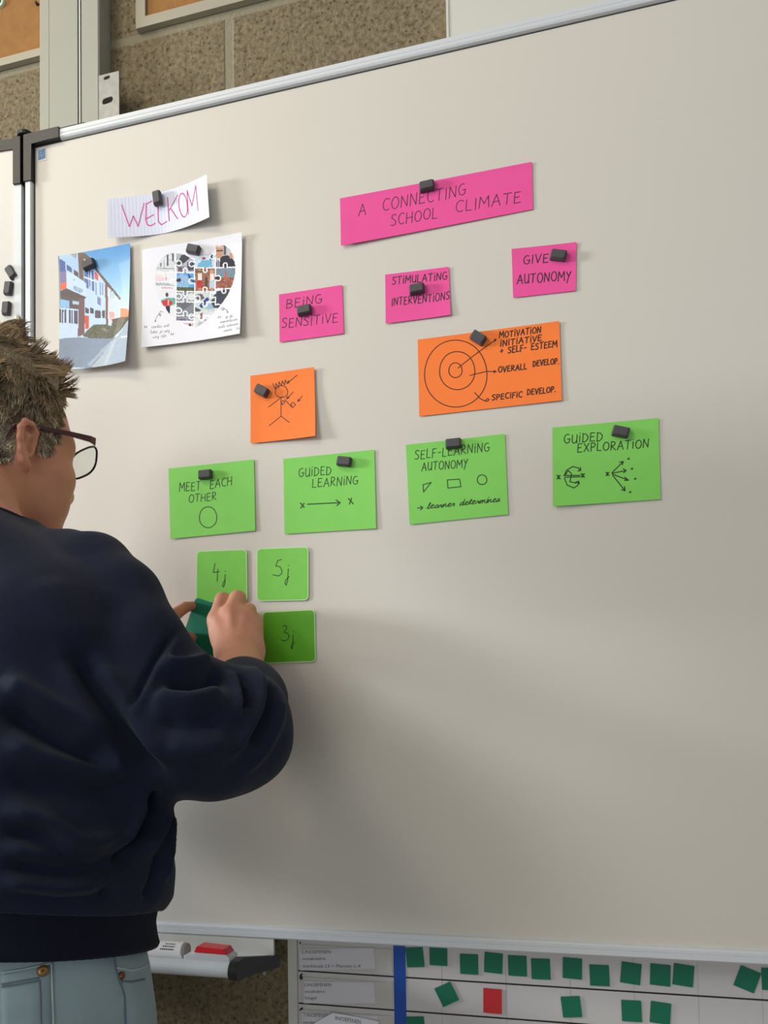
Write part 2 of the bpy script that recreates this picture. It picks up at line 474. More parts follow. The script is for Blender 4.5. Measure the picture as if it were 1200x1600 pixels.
# ------------------------------------------------------------------ pen tray under the board
tr = empty('pen_tray', (.1, -.06, ZB - .05), 'silver pen tray with a black end piece below the bottom rail of the big board', 'tray')
xr = W(428, 1475, -.002)[0]
zb_ = W(400, 1490.5, -.002)[2]
yfr = -.118
xl = -.35
zft = W(300, 1499, yfr)[2]; zfb = W(300, 1524, yfr)[2]
box('back_plate', xl, xr, -.004, .001, zb_ - .004, ZB - RW - .0005, M['alu_white'], tr)
xe = W(362, 1515, yfr)[0]
bm = bmesh.new()
hh = (zft - zfb) / 2; zm = (zft + zfb) / 2
prof = [(-.004, zb_), (-.004, zb_ - .004), (yfr + .012, zfb + .002)]
prof += [(yfr + hh * math.cos(a), zm + hh * math.sin(a)) for a in np.linspace(-math.pi / 2, -math.pi * 1.5, 12)]
prof += [(yfr + .007, zft - .003), (yfr + .011, zft - .010), (yfr + .017, zb_ - .001), (-.03, zb_ - .001)]
prism(bm, prof, xl, xe, 'x')
bm_obj('shelf', bm, M['alu'], tr)
bm = bmesh.new()
yb = .012
zbt, zbb = W(443, 1493, yb)[2], W(444, 1512, yb)[2]
zct, zcb = zft + .004, zfb - .002
pr = [(yb, zbb), (yb, zbt), (yfr + .012, zct - .001)]
pr += [(yfr + (hh + .003) * math.cos(a), zm + (hh + .003) * math.sin(a)) for a in np.linspace(math.pi * .6, math.pi * 1.4, 10)]
pr += [(yfr + .014, zcb + .0005)]
prism(bm, pr, xe, xe + .012, 'x')
bm_obj('end_cap', bm, M['black'], tr, bevel=.0015)
bm = bmesh.new()
bmesh.ops.create_cone(bm, cap_ends=True, segments=16, radius1=.003, radius2=.0025, depth=.002, matrix=Matrix.Translation((xe + .0127, -.045, (zbt + zbb) / 2 + .001)) @ Matrix.Rotation(math.pi / 2, 4, 'Y'))
bm_obj('screw', bm, M['galv'], tr)

# white tube with a grey end on the tray
zt_ = (zb_ + zft) / 2
ty = -.045
te = W(292, 1487, ty); ts = W(228, 1487, ty)
tu = empty('plastic_tube', ((te[0] + ts[0]) / 2, ty, te[2] - .011), 'white printed plastic tube with grey end lying in the pen tray', 'tube')
zc_ = te[2] + .001
bm = bmesh.new()
tube(bm, [(ts[0] - .06, ty, zc_), (te[0] - .004, ty, zc_), (te[0] - .0025, ty, zc_)], [.0115, .0115, .0108], 28)
bm_obj('barrel', bm, mat('tube_white', srgb(232, 230, 228), .35), tu, smooth=False)
bm = bmesh.new()
tube(bm, [(te[0] - .0025, ty, zc_), (te[0] + .0005, ty, zc_), (te[0] + .0008, ty, zc_), (te[0] - .001, ty, zc_)], [.0108, .0105, .009, .0085], 28)
bm_obj('end_plug', bm, mat('plug_grey', srgb(150, 144, 138), .5), tu)
bm = bmesh.new()
for k in range(3):
    a = .35 + .32 * k
    xx = te[0] - .034 + .003 * k
    for q in range(7 - k):
        w_ = .0012 + .0006 * ((q * 7 + k) % 3)
        c_, s_ = math.cos(a + math.pi), math.sin(a)
        add_box(bm, xx, xx + w_, ty + .0117 * c_ - .0002, ty + .0117 * c_ + .0002, zc_ + .0117 * s_ - .0009, zc_ + .0117 * s_ + .0009)
        xx += w_ + .0012
bm_obj('printing', bm, M['print_grey'], tu)

# clear plastic block with a red top on the tray
gy = -.062
g0, g1 = W(294, 1502, gy), W(364, 1502, gy)
gl = empty('clear_plastic_case', ((g0[0] + g1[0]) / 2, gy, g0[2]), 'clear plastic case with a bright red top lying in the pen tray', 'case')
glass = mat('clear_acrylic', srgb(240, 242, 246), .15, transmission=.3, ior=1.3)
bm = bmesh.new()
zz = g0[2] - .002
prism(bm, [(g0[0], zz), (g1[0], zz - .001), (g1[0] + .001, zz + .013), (g1[0] - .004, zz + .0165), (g0[0] + .016, zz + .0175), (g0[0] + .012, zz + .014), (g0[0], zz + .013)], gy - .012, gy + .012)
bm_obj('body', bm, glass, gl, bevel=.0008)
bm = bmesh.new()
for k in range(5):
    xk = g0[0] + .008 + k * .010
    add_box(bm, xk, xk + .004, gy - .008, gy + .008, zz + .003, zz + .012)
bm_obj('insert', bm, mat('insert_grey', srgb(196, 194, 200), .3, metal=.3), gl)
bm = bmesh.new()
prism(bm, [(g0[0] + .014, zz + .0177), (g1[0] - .003, zz + .0168), (g1[0] - .008, zz + .0235), (g0[0] + .018, zz + .0255)], gy - .011, gy + .011)
bm_obj('top', bm, mat('red_plastic', srgb(222, 36, 46), .25), gl, bevel=.001)
tag(gl.children[-1], 'red plastic top')

# ------------------------------------------------------------------ handwriting: a stroke alphabet
def arc(cx, cy, rx, ry, a0, a1, n=12):
    return [(cx + rx * math.cos(math.radians(a0 + (a1 - a0) * i / n)), cy + ry * math.sin(math.radians(a0 + (a1 - a0) * i / n))) for i in range(n + 1)]
G = {
 'A': (.7, [[(0, 0), (.36, 1), (.7, 0)], [(.12, .36), (.6, .4)]]),
 'B': (.6, [[(.02, 0), (.04, 1)], [(.0, .98), (.4, .98), (.52, .78), (.35, .56), (.06, .52), (.45, .48), (.6, .25), (.4, .02), (0, 0)]]),
 'C': (.6, [arc(.38, .5, .36, .5, 50, 305)]),
 'D': (.65, [[(.05, 0), (.06, 1)], [(0, 1), (.35, .95), (.62, .65), (.6, .3), (.35, .03), (0, 0)]]),
 'E': (.55, [[(.5, .98), (.05, 1), (.04, 0), (.55, .02)], [(.05, .52), (.42, .55)]]),
 'F': (.5, [[(.5, 1), (.05, .98), (.04, 0)], [(.05, .52), (.4, .54)]]),
 'G': (.65, [arc(.36, .5, .34, .5, 60, 300) + [(.62, .15), (.62, .45)], [(.38, .44), (.68, .46)]]),
 'H': (.65, [[(.04, 1), (.02, 0)], [(.6, 1), (.62, 0)], [(.03, .5), (.62, .53)]]),
 'I': (.16, [[(.08, 1), (.08, 0)]]),
 'i': (.16, [[(.08, .78), (.08, 0)], [(.07, 1.06), (.11, 1.02)]]),
 'J': (.4, [[(.36, 1), (.34, .15), (.18, 0), (.02, .15)]]),
 'K': (.6, [[(.04, 1), (.04, 0)], [(.56, 1), (.05, .45), (.6, 0)]]),
 'L': (.5, [[(.04, 1), (.03, .03), (.5, 0)]]),
 'M': (.8, [[(0, 0), (.06, 1), (.4, .35), (.72, 1), (.8, 0)]]),
 'N': (.65, [[(.02, 0), (.05, 1), (.58, .03), (.62, 1)]]),
 'O': (.7, [arc(.36, .5, .34, .5, 95, 465, 18)]),
 'P': (.55, [[(.05, 0), (.05, 1), (.4, .97), (.54, .72), (.38, .5), (.06, .46)]]),
 'R': (.6, [[(.05, 0), (.05, 1), (.4, .97), (.52, .75), (.36, .52), (.06, .48), (.6, 0)]]),
 'S': (.55, [[(.52, .88), (.35, 1), (.1, .92), (.06, .7), (.3, .52), (.5, .35), (.46, .1), (.22, 0), (0, .08)]]),
 'T': (.65, [[(0, .97), (.65, 1)], [(.33, .98), (.3, 0)]]),
 'U': (.6, [[(.04, 1), (.05, .25), (.2, .0), (.42, .05), (.56, .3), (.57, 1)], [(.57, .3), (.6, 0)]]),
 'V': (.6, [[(0, 1), (.28, 0), (.6, 1)]]),
 'W': (.9, [[(0, 1), (.22, 0), (.45, .7), (.65, 0), (.9, 1)]]),
 'X': (.6, [[(0, 1), (.6, 0)], [(.58, 1), (.02, 0)]]),
 'Y': (.6, [[(0, 1), (.28, .5), (.58, 1)], [(.58, 1), (.3, .45), (.12, -.25)]]),
 'Z': (.6, [[(0, 1), (.58, 1), (0, 0), (.6, 0)]]),
 '-': (.4, [[(.04, .5), (.36, .52)]]),
 '+': (.5, [[(.02, .45), (.48, .5)], [(.25, .75), (.22, .2)]]),
 '.': (.15, [[(.06, .02), (.1, .04)]]),
 '"': (.3, [[(.05, 1), (.1, .8)], [(.2, 1), (.25, .8)]]),
 ' ': (.5, []),
 'l': (.34, [[(0, .1), (.2, .6), (.22, 1.05), (.12, 1.05), (.1, .2), (.2, 0), (.34, .1)]]),
 'e': (.5, [[(0, .1), (.1, .3), (.36, .42), (.34, .6), (.18, .62), (.08, .3), (.2, 0), (.5, .1)]]),
 'a': (.55, [[(.42, .52), (.2, .6), (.04, .3), (.14, .02), (.36, .2), (.42, .55), (.4, .08), (.55, .1)]]),
 'r': (.42, [[(0, .1), (.12, .55), (.14, .4), (.3, .5), (.28, .1), (.42, .1)]]),
 'n': (.55, [[(0, .1), (.1, .55), (.1, 0), (.16, .4), (.32, .58), (.36, .1), (.55, .1)]]),
 'd': (.58, [[(.4, .5), (.2, .6), (.04, .3), (.14, .02), (.36, .2), (.46, 1.1), (.42, .08), (.58, .1)]]),
 't': (.36, [[(0, .1), (.16, 1), (.14, .1), (.36, .1)], [(.02, .65), (.34, .7)]]),
 'm': (.75, [[(0, .1), (.08, .55), (.1, 0), (.16, .45), (.3, .56), (.32, 0), (.4, .45), (.54, .56), (.58, .1), (.75, .1)]]),
 's': (.42, [[(0, .1), (.24, .6), (.32, .2), (.18, 0), (.04, .06), (.42, .12)]]),
 'j': (.3, [[(.2, .6), (.18, -.2), (.06, -.4), (0, -.25), (.3, .1)], [(.2, .85), (.23, .82)]]),
 'g': (.5, [[(.4, .5), (.18, .58), (.04, .28), (.16, .02), (.38, .2), (.42, .55), (.36, -.35), (.14, -.4), (.5, .1)]]),
 'o': (.46, [arc(.22, .3, .2, .3, 80, 440, 10) + [(.46, .5)]]),
 'w': (.6, [[(0, .5), (.1, 0), (.28, .45), (.4, 0), (.6, .55)]]),
 'z': (.45, [[(.02, .55), (.4, .55), (.02, .02), (.45, .05)]]),
 'k': (.5, [[(.06, 1.05), (.04, 0)], [(.4, .55), (.08, .28), (.46, 0)]]),
 'p': (.5, [[(.06, .55), (.03, -.4)], [(.06, .45), (.3, .58), (.42, .3), (.2, .0), (.05, .12)]]),
 'v': (.5, [[(0, .55), (.2, 0), (.42, .58)]]),
 'b': (.5, [[(.06, 1.05), (.05, .05), (.3, .02), (.42, .3), (.26, .55), (.06, .35)]]),
}

def quad_h(src, dst):
    """homography taking four src points to four dst points"""
    A = []
    for (x, y), (u, v) in zip(src, dst):
        A.append([x, y, 1, 0, 0, 0, -u * x, -u * y]); A.append([0, 0, 0, x, y, 1, -v * x, -v * y])
    h = np.linalg.solve(np.array(A, float), np.array([c for d in dst for c in d], float))
    return np.append(h, 1).reshape(3, 3)

def happly(H, P):
    P = np.asarray(P, float).reshape(-1, 2)
    q = np.c_[P, np.ones(len(P))] @ H.T
    return q[:, :2] / q[:, 2:]

class Sheet:
    """a sheet of paper lying on the board: corners tl,tr,br,bl as seen in the photograph, lift = how far (m) each corner stands off"""
    def __init__(self, name, px, lift, base, material, label, cat, thick=.00025, grp=None, nx=18, ny=14, y0=0.0, pin=(.5, .1), sag=0.0, corner_r=0.0, rim=None, flat=False, curl_u=False):
        self.flat = flat; self.curl_u = curl_u
        self.px = px; self.lift = lift; self.base = base; self.pin = pin; self.y0 = y0; self.thick = thick
        self.C = [W(p[0], p[1], y0 - base - thick - l) for p, l in zip(px, lift)]
        self.H = quad_h(px, [(0, 0), (1, 0), (1, 1), (0, 1)])
        self.Hi = quad_h([(0, 0), (1, 0), (1, 1), (0, 1)], px)
        c = self.pos([[.5, .5]])[0]
        self.root = empty(name, (c[0], y0, c[2]), label, cat, grp)
        # closed shell
        if corner_r:
            w_ = np.linalg.norm(self.C[1] - self.C[0]); h_ = np.linalg.norm(self.C[3] - self.C[0])
            out = [(.5 + a / w_, .5 - b / h_) for a, b in rounded(w_, h_, corner_r, 6)]
            P0 = self.pos(out); 
            bm = bmesh.new()
            A = [bm.verts.new(p) for p in P0]; B = [bm.verts.new(p + np.array([0, thick, 0])) for p in P0]
            f1 = bm.faces.new(A); f2 = bm.faces.new(B)
            n = len(A)
            for i in range(n): bm.faces.new((A[i], A[(i + 1) % n], B[(i + 1) % n], B[i]))
            if rim:
                bmesh.ops.recalc_face_normals(bm, faces=bm.faces)
                bmesh.ops.inset_region(bm, faces=[f1], thickness=.0012)
            self.obj = bm_obj('sheet', bm, [material] + ([rim] if rim else []), self.root)
            if rim:
                for p in self.obj.data.polygons:
                    if len(p.vertices) < 8: p.material_index = 1
        else:
            U, V = np.meshgrid(np.linspace(0, 1, nx + 1), np.linspace(0, 1, ny + 1))
            P0 = self.pos(np.c_[U.ravel(), V.ravel()])
            P1 = P0 + np.array([0, thick, 0])
            n = len(P0); idx = lambda i, j: j * (nx + 1) + i
            F = []
            for j in range(ny):
                for i in range(nx):
                    F.append((idx(i, j), idx(i, j + 1), idx(i + 1, j + 1), idx(i + 1, j)))
                    F.append((n + idx(i, j), n + idx(i + 1, j), n + idx(i + 1, j + 1), n + idx(i, j + 1)))
            loop = [idx(i, 0) for i in range(nx)] + [idx(nx, j) for j in range(ny)] + [idx(i, ny) for i in range(nx, 0, -1)] + [idx(0, j) for j in range(ny, 0, -1)]
            for a, b in zip(loop, loop[1:] + loop[:1]):
                F.append((a, b, n + b, n + a))
            self.obj = raw('sheet', np.r_[P0, P1], F, material, self.root, smooth=False)
    def lf(self, uv):
        uv = np.asarray(uv, float).reshape(-1, 2); u, v = uv[:, 0], uv[:, 1]
        pu, pv = self.pin
        du = np.where(u < pu, (pu - u) / max(pu, .05), (u - pu) / max(1 - pu, .05))
        dv = np.where(v < pv, (pv - v) / max(pv, .05), (v - pv) / max(1 - pv, .05))
        wl = [(1 - u) * (1 - v), u * (1 - v), u * v, (1 - u) * v]
        L = sum(w * l for w, l in zip(wl, self.lift))
        if self.curl_u: return L * np.clip(du, 0, 1) ** 1.6
        k = np.clip(np.sqrt(du ** 2 + dv ** 2) / 1.414, 0, 1) ** 1.5
        return L if self.flat else L * k
    def pos(self, uv, off=0.0):
        uv = np.asarray(uv, float).reshape(-1, 2); u, v = uv[:, :1], uv[:, 1:]
        C = self.C
        P = C[0] * (1 - u) * (1 - v) + C[1] * u * (1 - v) + C[2] * u * v + C[3] * (1 - u) * v
        P[:, 1] = self.y0 - self.base - self.thick - self.lf(uv) - off
        return P
    def strokes(self, name, lines, width, material, off=.00012):
        """ribbons along pixel polylines"""
        V, F = [], []
        for ln in lines:
            ln = np.asarray(ln, float)
            d = np.r_[0, np.cumsum(np.linalg.norm(np.diff(ln, axis=0), axis=1))]
            if d[-1] == 0: continue
            n = max(2, int(d[-1] / 2.0) + 1)
            t = np.unique(np.r_[np.linspace(0, d[-1], n), d])
            q = np.c_[np.interp(t, d, ln[:, 0]), np.interp(t, d, ln[:, 1])]
            P = self.pos(happly(self.H, q), off)
            for a, b in zip(P, P[1:]):
                dr = (b - a)[[0, 2]]; L_ = np.hypot(*dr)
                if L_ < 1e-9: continue
                nx_, nz_ = -dr[1] / L_ * width / 2, dr[0] / L_ * width / 2
                k = len(V)
                V += [(a[0] + nx_, a[1], a[2] + nz_), (a[0] - nx_, a[1], a[2] - nz_), (b[0] - nx_, b[1], b[2] - nz_), (b[0] + nx_, b[1], b[2] + nz_)]
                F.append((k, k + 1, k + 2, k + 3))
            for a in P:
                k = len(V)
                for i in range(8):
                    V.append((a[0] + width / 2 * math.cos(i * math.pi / 4), a[1] + 1e-5, a[2] + width / 2 * math.sin(i * math.pi / 4)))
                F.append(tuple(range(k, k + 8))[::-1])
        return raw(name, V, F, material, self.root)
    def raster(self, name, nx, ny, fn, material, margin=(0, 0, 1, 1), off=.0001):
        """a printed picture: fn(px pixel array) -> srgb colours, one colour per cell"""
        u = np.linspace(margin[0], margin[2], nx + 1); v = np.linspace(margin[1], margin[3], ny + 1)
        U, V = np.meshgrid(u, v)
        P = self.pos(np.c_[U.ravel(), V.ravel()], off)
        i, j = np.meshgrid(np.arange(nx), np.arange(ny))
        a = (j * (nx + 1) + i).ravel()
        F = np.stack([a, a + nx + 1, a + nx + 2, a + 1], 1)
        o = raw(name, P, F, material, self.root)
        uc = (u[:-1] + u[1:]) / 2; vc = (v[:-1] + v[1:]) / 2
        UC, VC = np.meshgrid(uc, vc)
        c = fn(happly(self.Hi, np.c_[UC.ravel(), VC.ravel()]))
        c = np.c_[lin_np(c), np.ones(len(c))].astype(np.float32)
        at = o.data.color_attributes.new('print', 'FLOAT_COLOR', 'CORNER')
        at.data.foreach_set('color', np.repeat(c, 4, axis=0).ravel())
        return o

def hand(text, start, end, h, jit=.05, gap=.22, slant=0.06):
    """pixel polylines of a handwritten line from baseline start to baseline end, letters h pixels high"""
    adv = []; x = 0
    for ch in text:
        adv.append(x); x += G[ch][0] + gap
    tot = x - gap
    s = np.array(start, float); e = np.array(end, float)
    L = np.linalg.norm(e - s); d = (e - s) / L
    sx = L / tot
    out = []
    for ch, a in zip(text, adv):
        jy = random.uniform(-jit, jit) * h; js = 1 + random.uniform(-jit, jit)
        for st in G[ch][1]:
            out.append([s + d * ((a + px_ + slant * py_) * sx) + np.array([0, -1]) * (py_ * h * js) + np.array([0, jy]) for px_, py_ in st])
    return out

def zoomed(ox, oy, s):
    return lambda *pts: [(ox + x / s, oy + y / s) for x, y in pts]

def zell(cx, cy, rx, ry, a0=0, a1=360, n=28, wob=.02):
    return [(cx + rx * (1 + wob * math.sin(3 * t)) * math.cos(t), cy + ry * (1 + wob * math.cos(2 * t)) * math.sin(t)) for t in np.radians(np.linspace(a0, a1, n))]

# ------------------------------------------------------------------ coloured papers
PT = 'coloured papers under magnets'
# pink
s = Sheet('paper_note', [(531, 310), (831, 252.7), (832.7, 327), (532.5, 383.5)], [.001, .001, .0005, .004], .0006, M['pink'], 'long pink paper strip reading A CONNECTING SCHOOL CLIMATE', 'paper', pin=(.45, .12))
s.strokes('handwriting', hand('A  CONNECTING', (561, 337), (730, 303), 18) + hand('SCHOOL', (613, 352), (686, 339), 17) + hand('CLIMATE', (715, 331), (814, 315), 17.5), .0010, M['ink'])
s = Sheet('paper_note', [(799.3, 389), (900.7, 378), (899.3, 454), (801.7, 465)], [.001, .001, .001, .001], .0006, M['pink'], 'small pink paper reading GIVE AUTONOMY', 'paper', pin=(.7, .2))
s.strokes('handwriting', hand('GIVE', (818, 413.5), (857, 409.5), 13) + hand('AUTONOMY', (808, 443.5), (892, 438), 14), .00125, M['ink'])
s = Sheet('paper_note', [(601.7, 429), (701, 416.7), (704, 491.7), (602.5, 505.5)], [.001, .001, .0025, .0015], .0006, M['pink'], 'small pink paper reading STIMULATING INTERVENTIONS', 'paper', pin=(.5, .3))
s.strokes('handwriting', hand('STiMULATiNG', (613, 444), (698, 436), 11) + hand('INTERVENTiONS', (612, 477), (702, 467), 12), .0012, M['ink'])
s = Sheet('paper_note', [(435.8, 460), (534.4, 445), (537, 521), (436.7, 534.6)], [.001, .001, .001, .001], .0006, M['pink'], 'small pink paper reading BEING SENSITIVE', 'paper', pin=(.4, .4))
s.strokes('handwriting', hand('BEiNG', (447, 482), (502, 473), 13.5) + hand('SENSiTiVE', (440, 512.5), (527, 502.5), 14.5), .0011, M['ink'])
# orange
s = Sheet('paper_note', [(391, 587), (490.5, 573.4), (492.5, 681), (391.3, 692.4)], [.001, .003, .008, .002], .0006, M['orange'], 'small orange paper with a drawn stick figure', 'paper', pin=(.18, .25))
z = zoomed(380, 400, 3.529)
s.strokes('drawing', [z(*zell(208, 743, 34, 33)), z((160, 700), (175, 730), (178, 698), (192, 722), (195, 690), (208, 712), (213, 685), (225, 708), (230, 680), (240, 700), (247, 683)),
    z((295, 655), (240, 697)), z((258, 683), (240, 697), (252, 694)), z((205, 780), (205, 878)), z((212, 770), (137, 828)), z((225, 785), (268, 832), (285, 815), (272, 800), (258, 812), (266, 822)),
    z((205, 800), (213, 815), (228, 798), (215, 792), (205, 802)), z((272, 745), (235, 783)), z((252, 775), (235, 783), (240, 768)), z((322, 768), (297, 797)), z((312, 790), (297, 797), (300, 783)),
    z((205, 878), (140, 932)), z((205, 878), (250, 912))], .0011, M['ink_brown'])
s = Sheet('paper_note', [(652.5, 530.6), (873.8, 501.5), (878, 625.4), (655, 650.4)], [.001, .0015, .0015, .001], .0006, M['orange'], 'large orange paper with three drawn rings and the words MOTIVATION, OVERALL and SPECIFIC', 'paper', pin=(.42, .1))
z = zoomed(640, 490, 4.8)
ln = [z(*zell(347, 448, 235, 255, wob=.012, n=60)), z(*zell(358, 425, 133, 145, wob=.012, n=44)), z(*zell(345, 422, 50, 57)), z((365, 405), (470, 320), (650, 190)), z((640, 205), (652, 188), (636, 190)),
      z((455, 460), (580, 430), (650, 432)), z((634, 424), (652, 432), (634, 440)), z((490, 590), (530, 635), (570, 655), (590, 655), (598, 640), (584, 636), (572, 650))]
s.strokes('drawing', ln, .0012, M['ink_brown'])
s.strokes('handwriting', hand('MOTiVATiON', (780.6, 527.5), (845, 519), 9) + hand('iNiTiATiVE', (782, 540.6), (846, 531.5), 9) + hand('+ SELF- ESTEEM', (782, 552.5), (870, 541), 9.5) + hand('OVERALL', (779, 581.5), (823, 576), 8.5) + hand('DEVELOP.', (833, 572), (873, 568), 8.5) + hand('SPECiFiC', (769, 625), (816, 620), 8.5) + hand('DEVELOP.', (824, 617), (868, 612), 8.5), .00145, M['ink_brown'])
# green
s = Sheet('paper_note', [(263, 732), (396.7, 717.7), (398.7, 829), (266, 842)], [.001, .001, .0015, .0015], .0006, M['green'], 'green paper reading MEET EACH OTHER above a drawn circle', 'paper', pin=(.42, .2))
z = zoomed(250, 690, 3.4286)
s.strokes('handwriting', hand('MEET', (280, 768), (313, 765), 13) + hand('EACH', (328, 763.5), (362, 758.5), 13) + hand('OTHER', (295, 785), (337.5, 781), 11.5), .0011, M['ink_green'])
s.strokes('drawing', [z(*zell(258, 405, 47, 57, -100, 275))], .0012, M['ink_green'])
s = Sheet('paper_note', [(442.5, 717), (584.8, 702.5), (587.7, 825.6), (444.5, 834.4)], [.001, .001, .0015, .001], .0006, M['green'], 'green paper reading GUIDED LEARNING above a drawn arrow', 'paper', pin=(.65, .12))
s.strokes('handwriting', hand('GUiDED', (466, 745), (516, 741), 13) + hand('LEARNiNG', (487, 761.5), (558, 756.5), 13), .0011, M['ink_green'])
s.strokes('drawing', [z((788, 335), (960, 326)), z((940, 312), (962, 326), (944, 342)), z((750, 328), (770, 352)), z((770, 330), (752, 356)), z((1006, 304), (1032, 332)), z((1024, 302), (1012, 334))], .0015, M['ink_green'])
s = Sheet('paper_note', [(634, 695), (788.7, 677.8), (794, 803.8), (640, 819.5)], [.001, .001, .001, .001], .0006, M['green'], 'green paper reading SELF-LEARNING AUTONOMY with three drawn shapes', 'paper', pin=(.48, .06))
z = zoomed(620, 640, 2.857)
s.strokes('handwriting', hand('SELF-LEARNiNG', (648, 718), (764.5, 705), 13.5) + hand('AUTONOMY', (659, 736), (731, 730), 13) + hand('learner determines', (667, 795), (781, 784), 8.5, gap=0, slant=.25), .0011, M['ink_green'])
for d_ in ([z((118, 335), (155, 325), (120, 368), (118, 335))], [z((227, 314), (282, 310), (288, 344), (230, 350), (227, 314))], [z(*zell(382, 313, 21, 22))], [z((92, 440), (116, 438)), z((106, 430), (117, 438), (107, 448))]):
    s.strokes('drawing', d_, .0012, M['ink_green'])
s = Sheet('paper_note', [(863, 668), (1028.8, 653), (1032.3, 780), (864, 791)], [.001, .001, .001, .004], .0006, M['green'], 'green paper reading GUIDED EXPLORATION with two drawn arrow bundles', 'paper', pin=(.62, .1))
s.strokes('handwriting', hand('GUiDED', (881, 692.5), (941, 688), 13) + hand('EXPLORATiON', (902, 706.5), (1013, 698), 13), .0012, M['ink_green'])
xm = lambda x, y, r: [z((x - r, y - r), (x + r, y + r)), z((x + r, y - r), (x - r, y + r)), z((x, y - r), (x, y + r))]
ln = xm(722, 300, 8) + xm(830, 292, 8)
ln += [z((748, 290), (758, 268), (785, 252), (808, 258), (820, 268)), z((748, 305), (760, 335), (790, 348), (806, 338), (812, 320)), z((745, 292), (820, 292)), z((748, 300), (815, 298)), z((752, 290), (765, 270), (780, 285), (772, 320), (798, 326), (812, 318)),
       z((808, 272), (821, 269), (818, 256)), z((798, 322), (812, 318), (814, 330))]
s.strokes('drawing', ln, .0013, M['ink_green'])
ln = xm(940, 285, 7)
ln += [z((960, 280), (1010, 230)), z((994, 232), (1011, 229), (1006, 244)), z((962, 282), (1022, 270)), z((1010, 262), (1024, 270), (1012, 280)), z((962, 286), (1033, 313)), z((1018, 300), (1034, 314), (1016, 314)), z((964, 292), (1018, 360)), z((1016, 342), (1019, 361), (1002, 356))]
for x, y in ((1033, 217), (1048, 262), (1063, 307), (1040, 367)): ln.append(z((x - 3, y + 2), (x + 3, y - 3), (x + 4, y + 3)))
s.strokes('drawing', ln, .0013, M['ink_green'])

# WELKOM strip
ruled = mat('ruled_paper', srgb(226, 230, 248), .8, bump=(500, .04))
s = Sheet('paper_note', [(167, 311), (322.7, 272.5), (327, 339), (168.5, 371.5)], [.010, .014, .016, .012], .0006, ruled, 'white ruled paper strip reading WELKOM in pink letters', 'paper', pin=(.5, .2), nx=28, curl_u=True)
z = zoomed(160, 270, 7.06)
vl = []
for k in range(1, 30):
    u = k / 30
    a = happly(s.Hi, [(u, .01), (u, .99)])
    vl.append([tuple(a[0]), tuple(a[1])])
s.strokes('ruling', vl, .0003, mat('ruling_blue', srgb(190, 198, 224), .8), .00008)
s.strokes('handwriting', [z((185, 335), (258, 565), (295, 440), (342, 550), (402, 290)), z((425, 290), (418, 470), (435, 525), (470, 530), (512, 500)), z((425, 297), (482, 258)), z((420, 460), (498, 407)),
    z((545, 250), (548, 480), (580, 512), (640, 475)), z((655, 215), (670, 470)), z((775, 195), (680, 340), (668, 352)), z((688, 335), (770, 455)), z(*[(840 + 52 * math.cos(t) + 12 * math.sin(t), 310 + 130 * math.sin(t)) for t in np.linspace(-1.7, 4.7, 26)]),
    z((903, 415), (893, 157), (952, 330), (1005, 115), (1030, 390))], .0017, M['ink_pink'])

# ------------------------------------------------------------------ printed pictures
def inpoly(q, poly):
    x, y = q[:, 0], q[:, 1]
    r = np.zeros(len(q), bool); n = len(poly)
    for i in range(n):
        x1, y1 = poly[i]; x2, y2 = poly[(i + 1) % n]
        if y1 == y2: continue
        c = ((y1 > y) != (y2 > y)) & (x < (x2 - x1) * (y - y1) / (y2 - y1) + x1)
        r ^= c
    return r

def hashn(q, s):
    a = np.sin(np.floor(q[:, 0] / s) * 12.9898 + np.floor(q[:, 1] / s) * 78.233) * 43758.5453
    return a - np.floor(a)

def paint(q, layers, bgc):
    c = np.tile(np.array(bgc, float), (len(q), 1))
    for poly, cl in layers:
        k = inpoly(q, poly)
        c[k] = cl
    return c

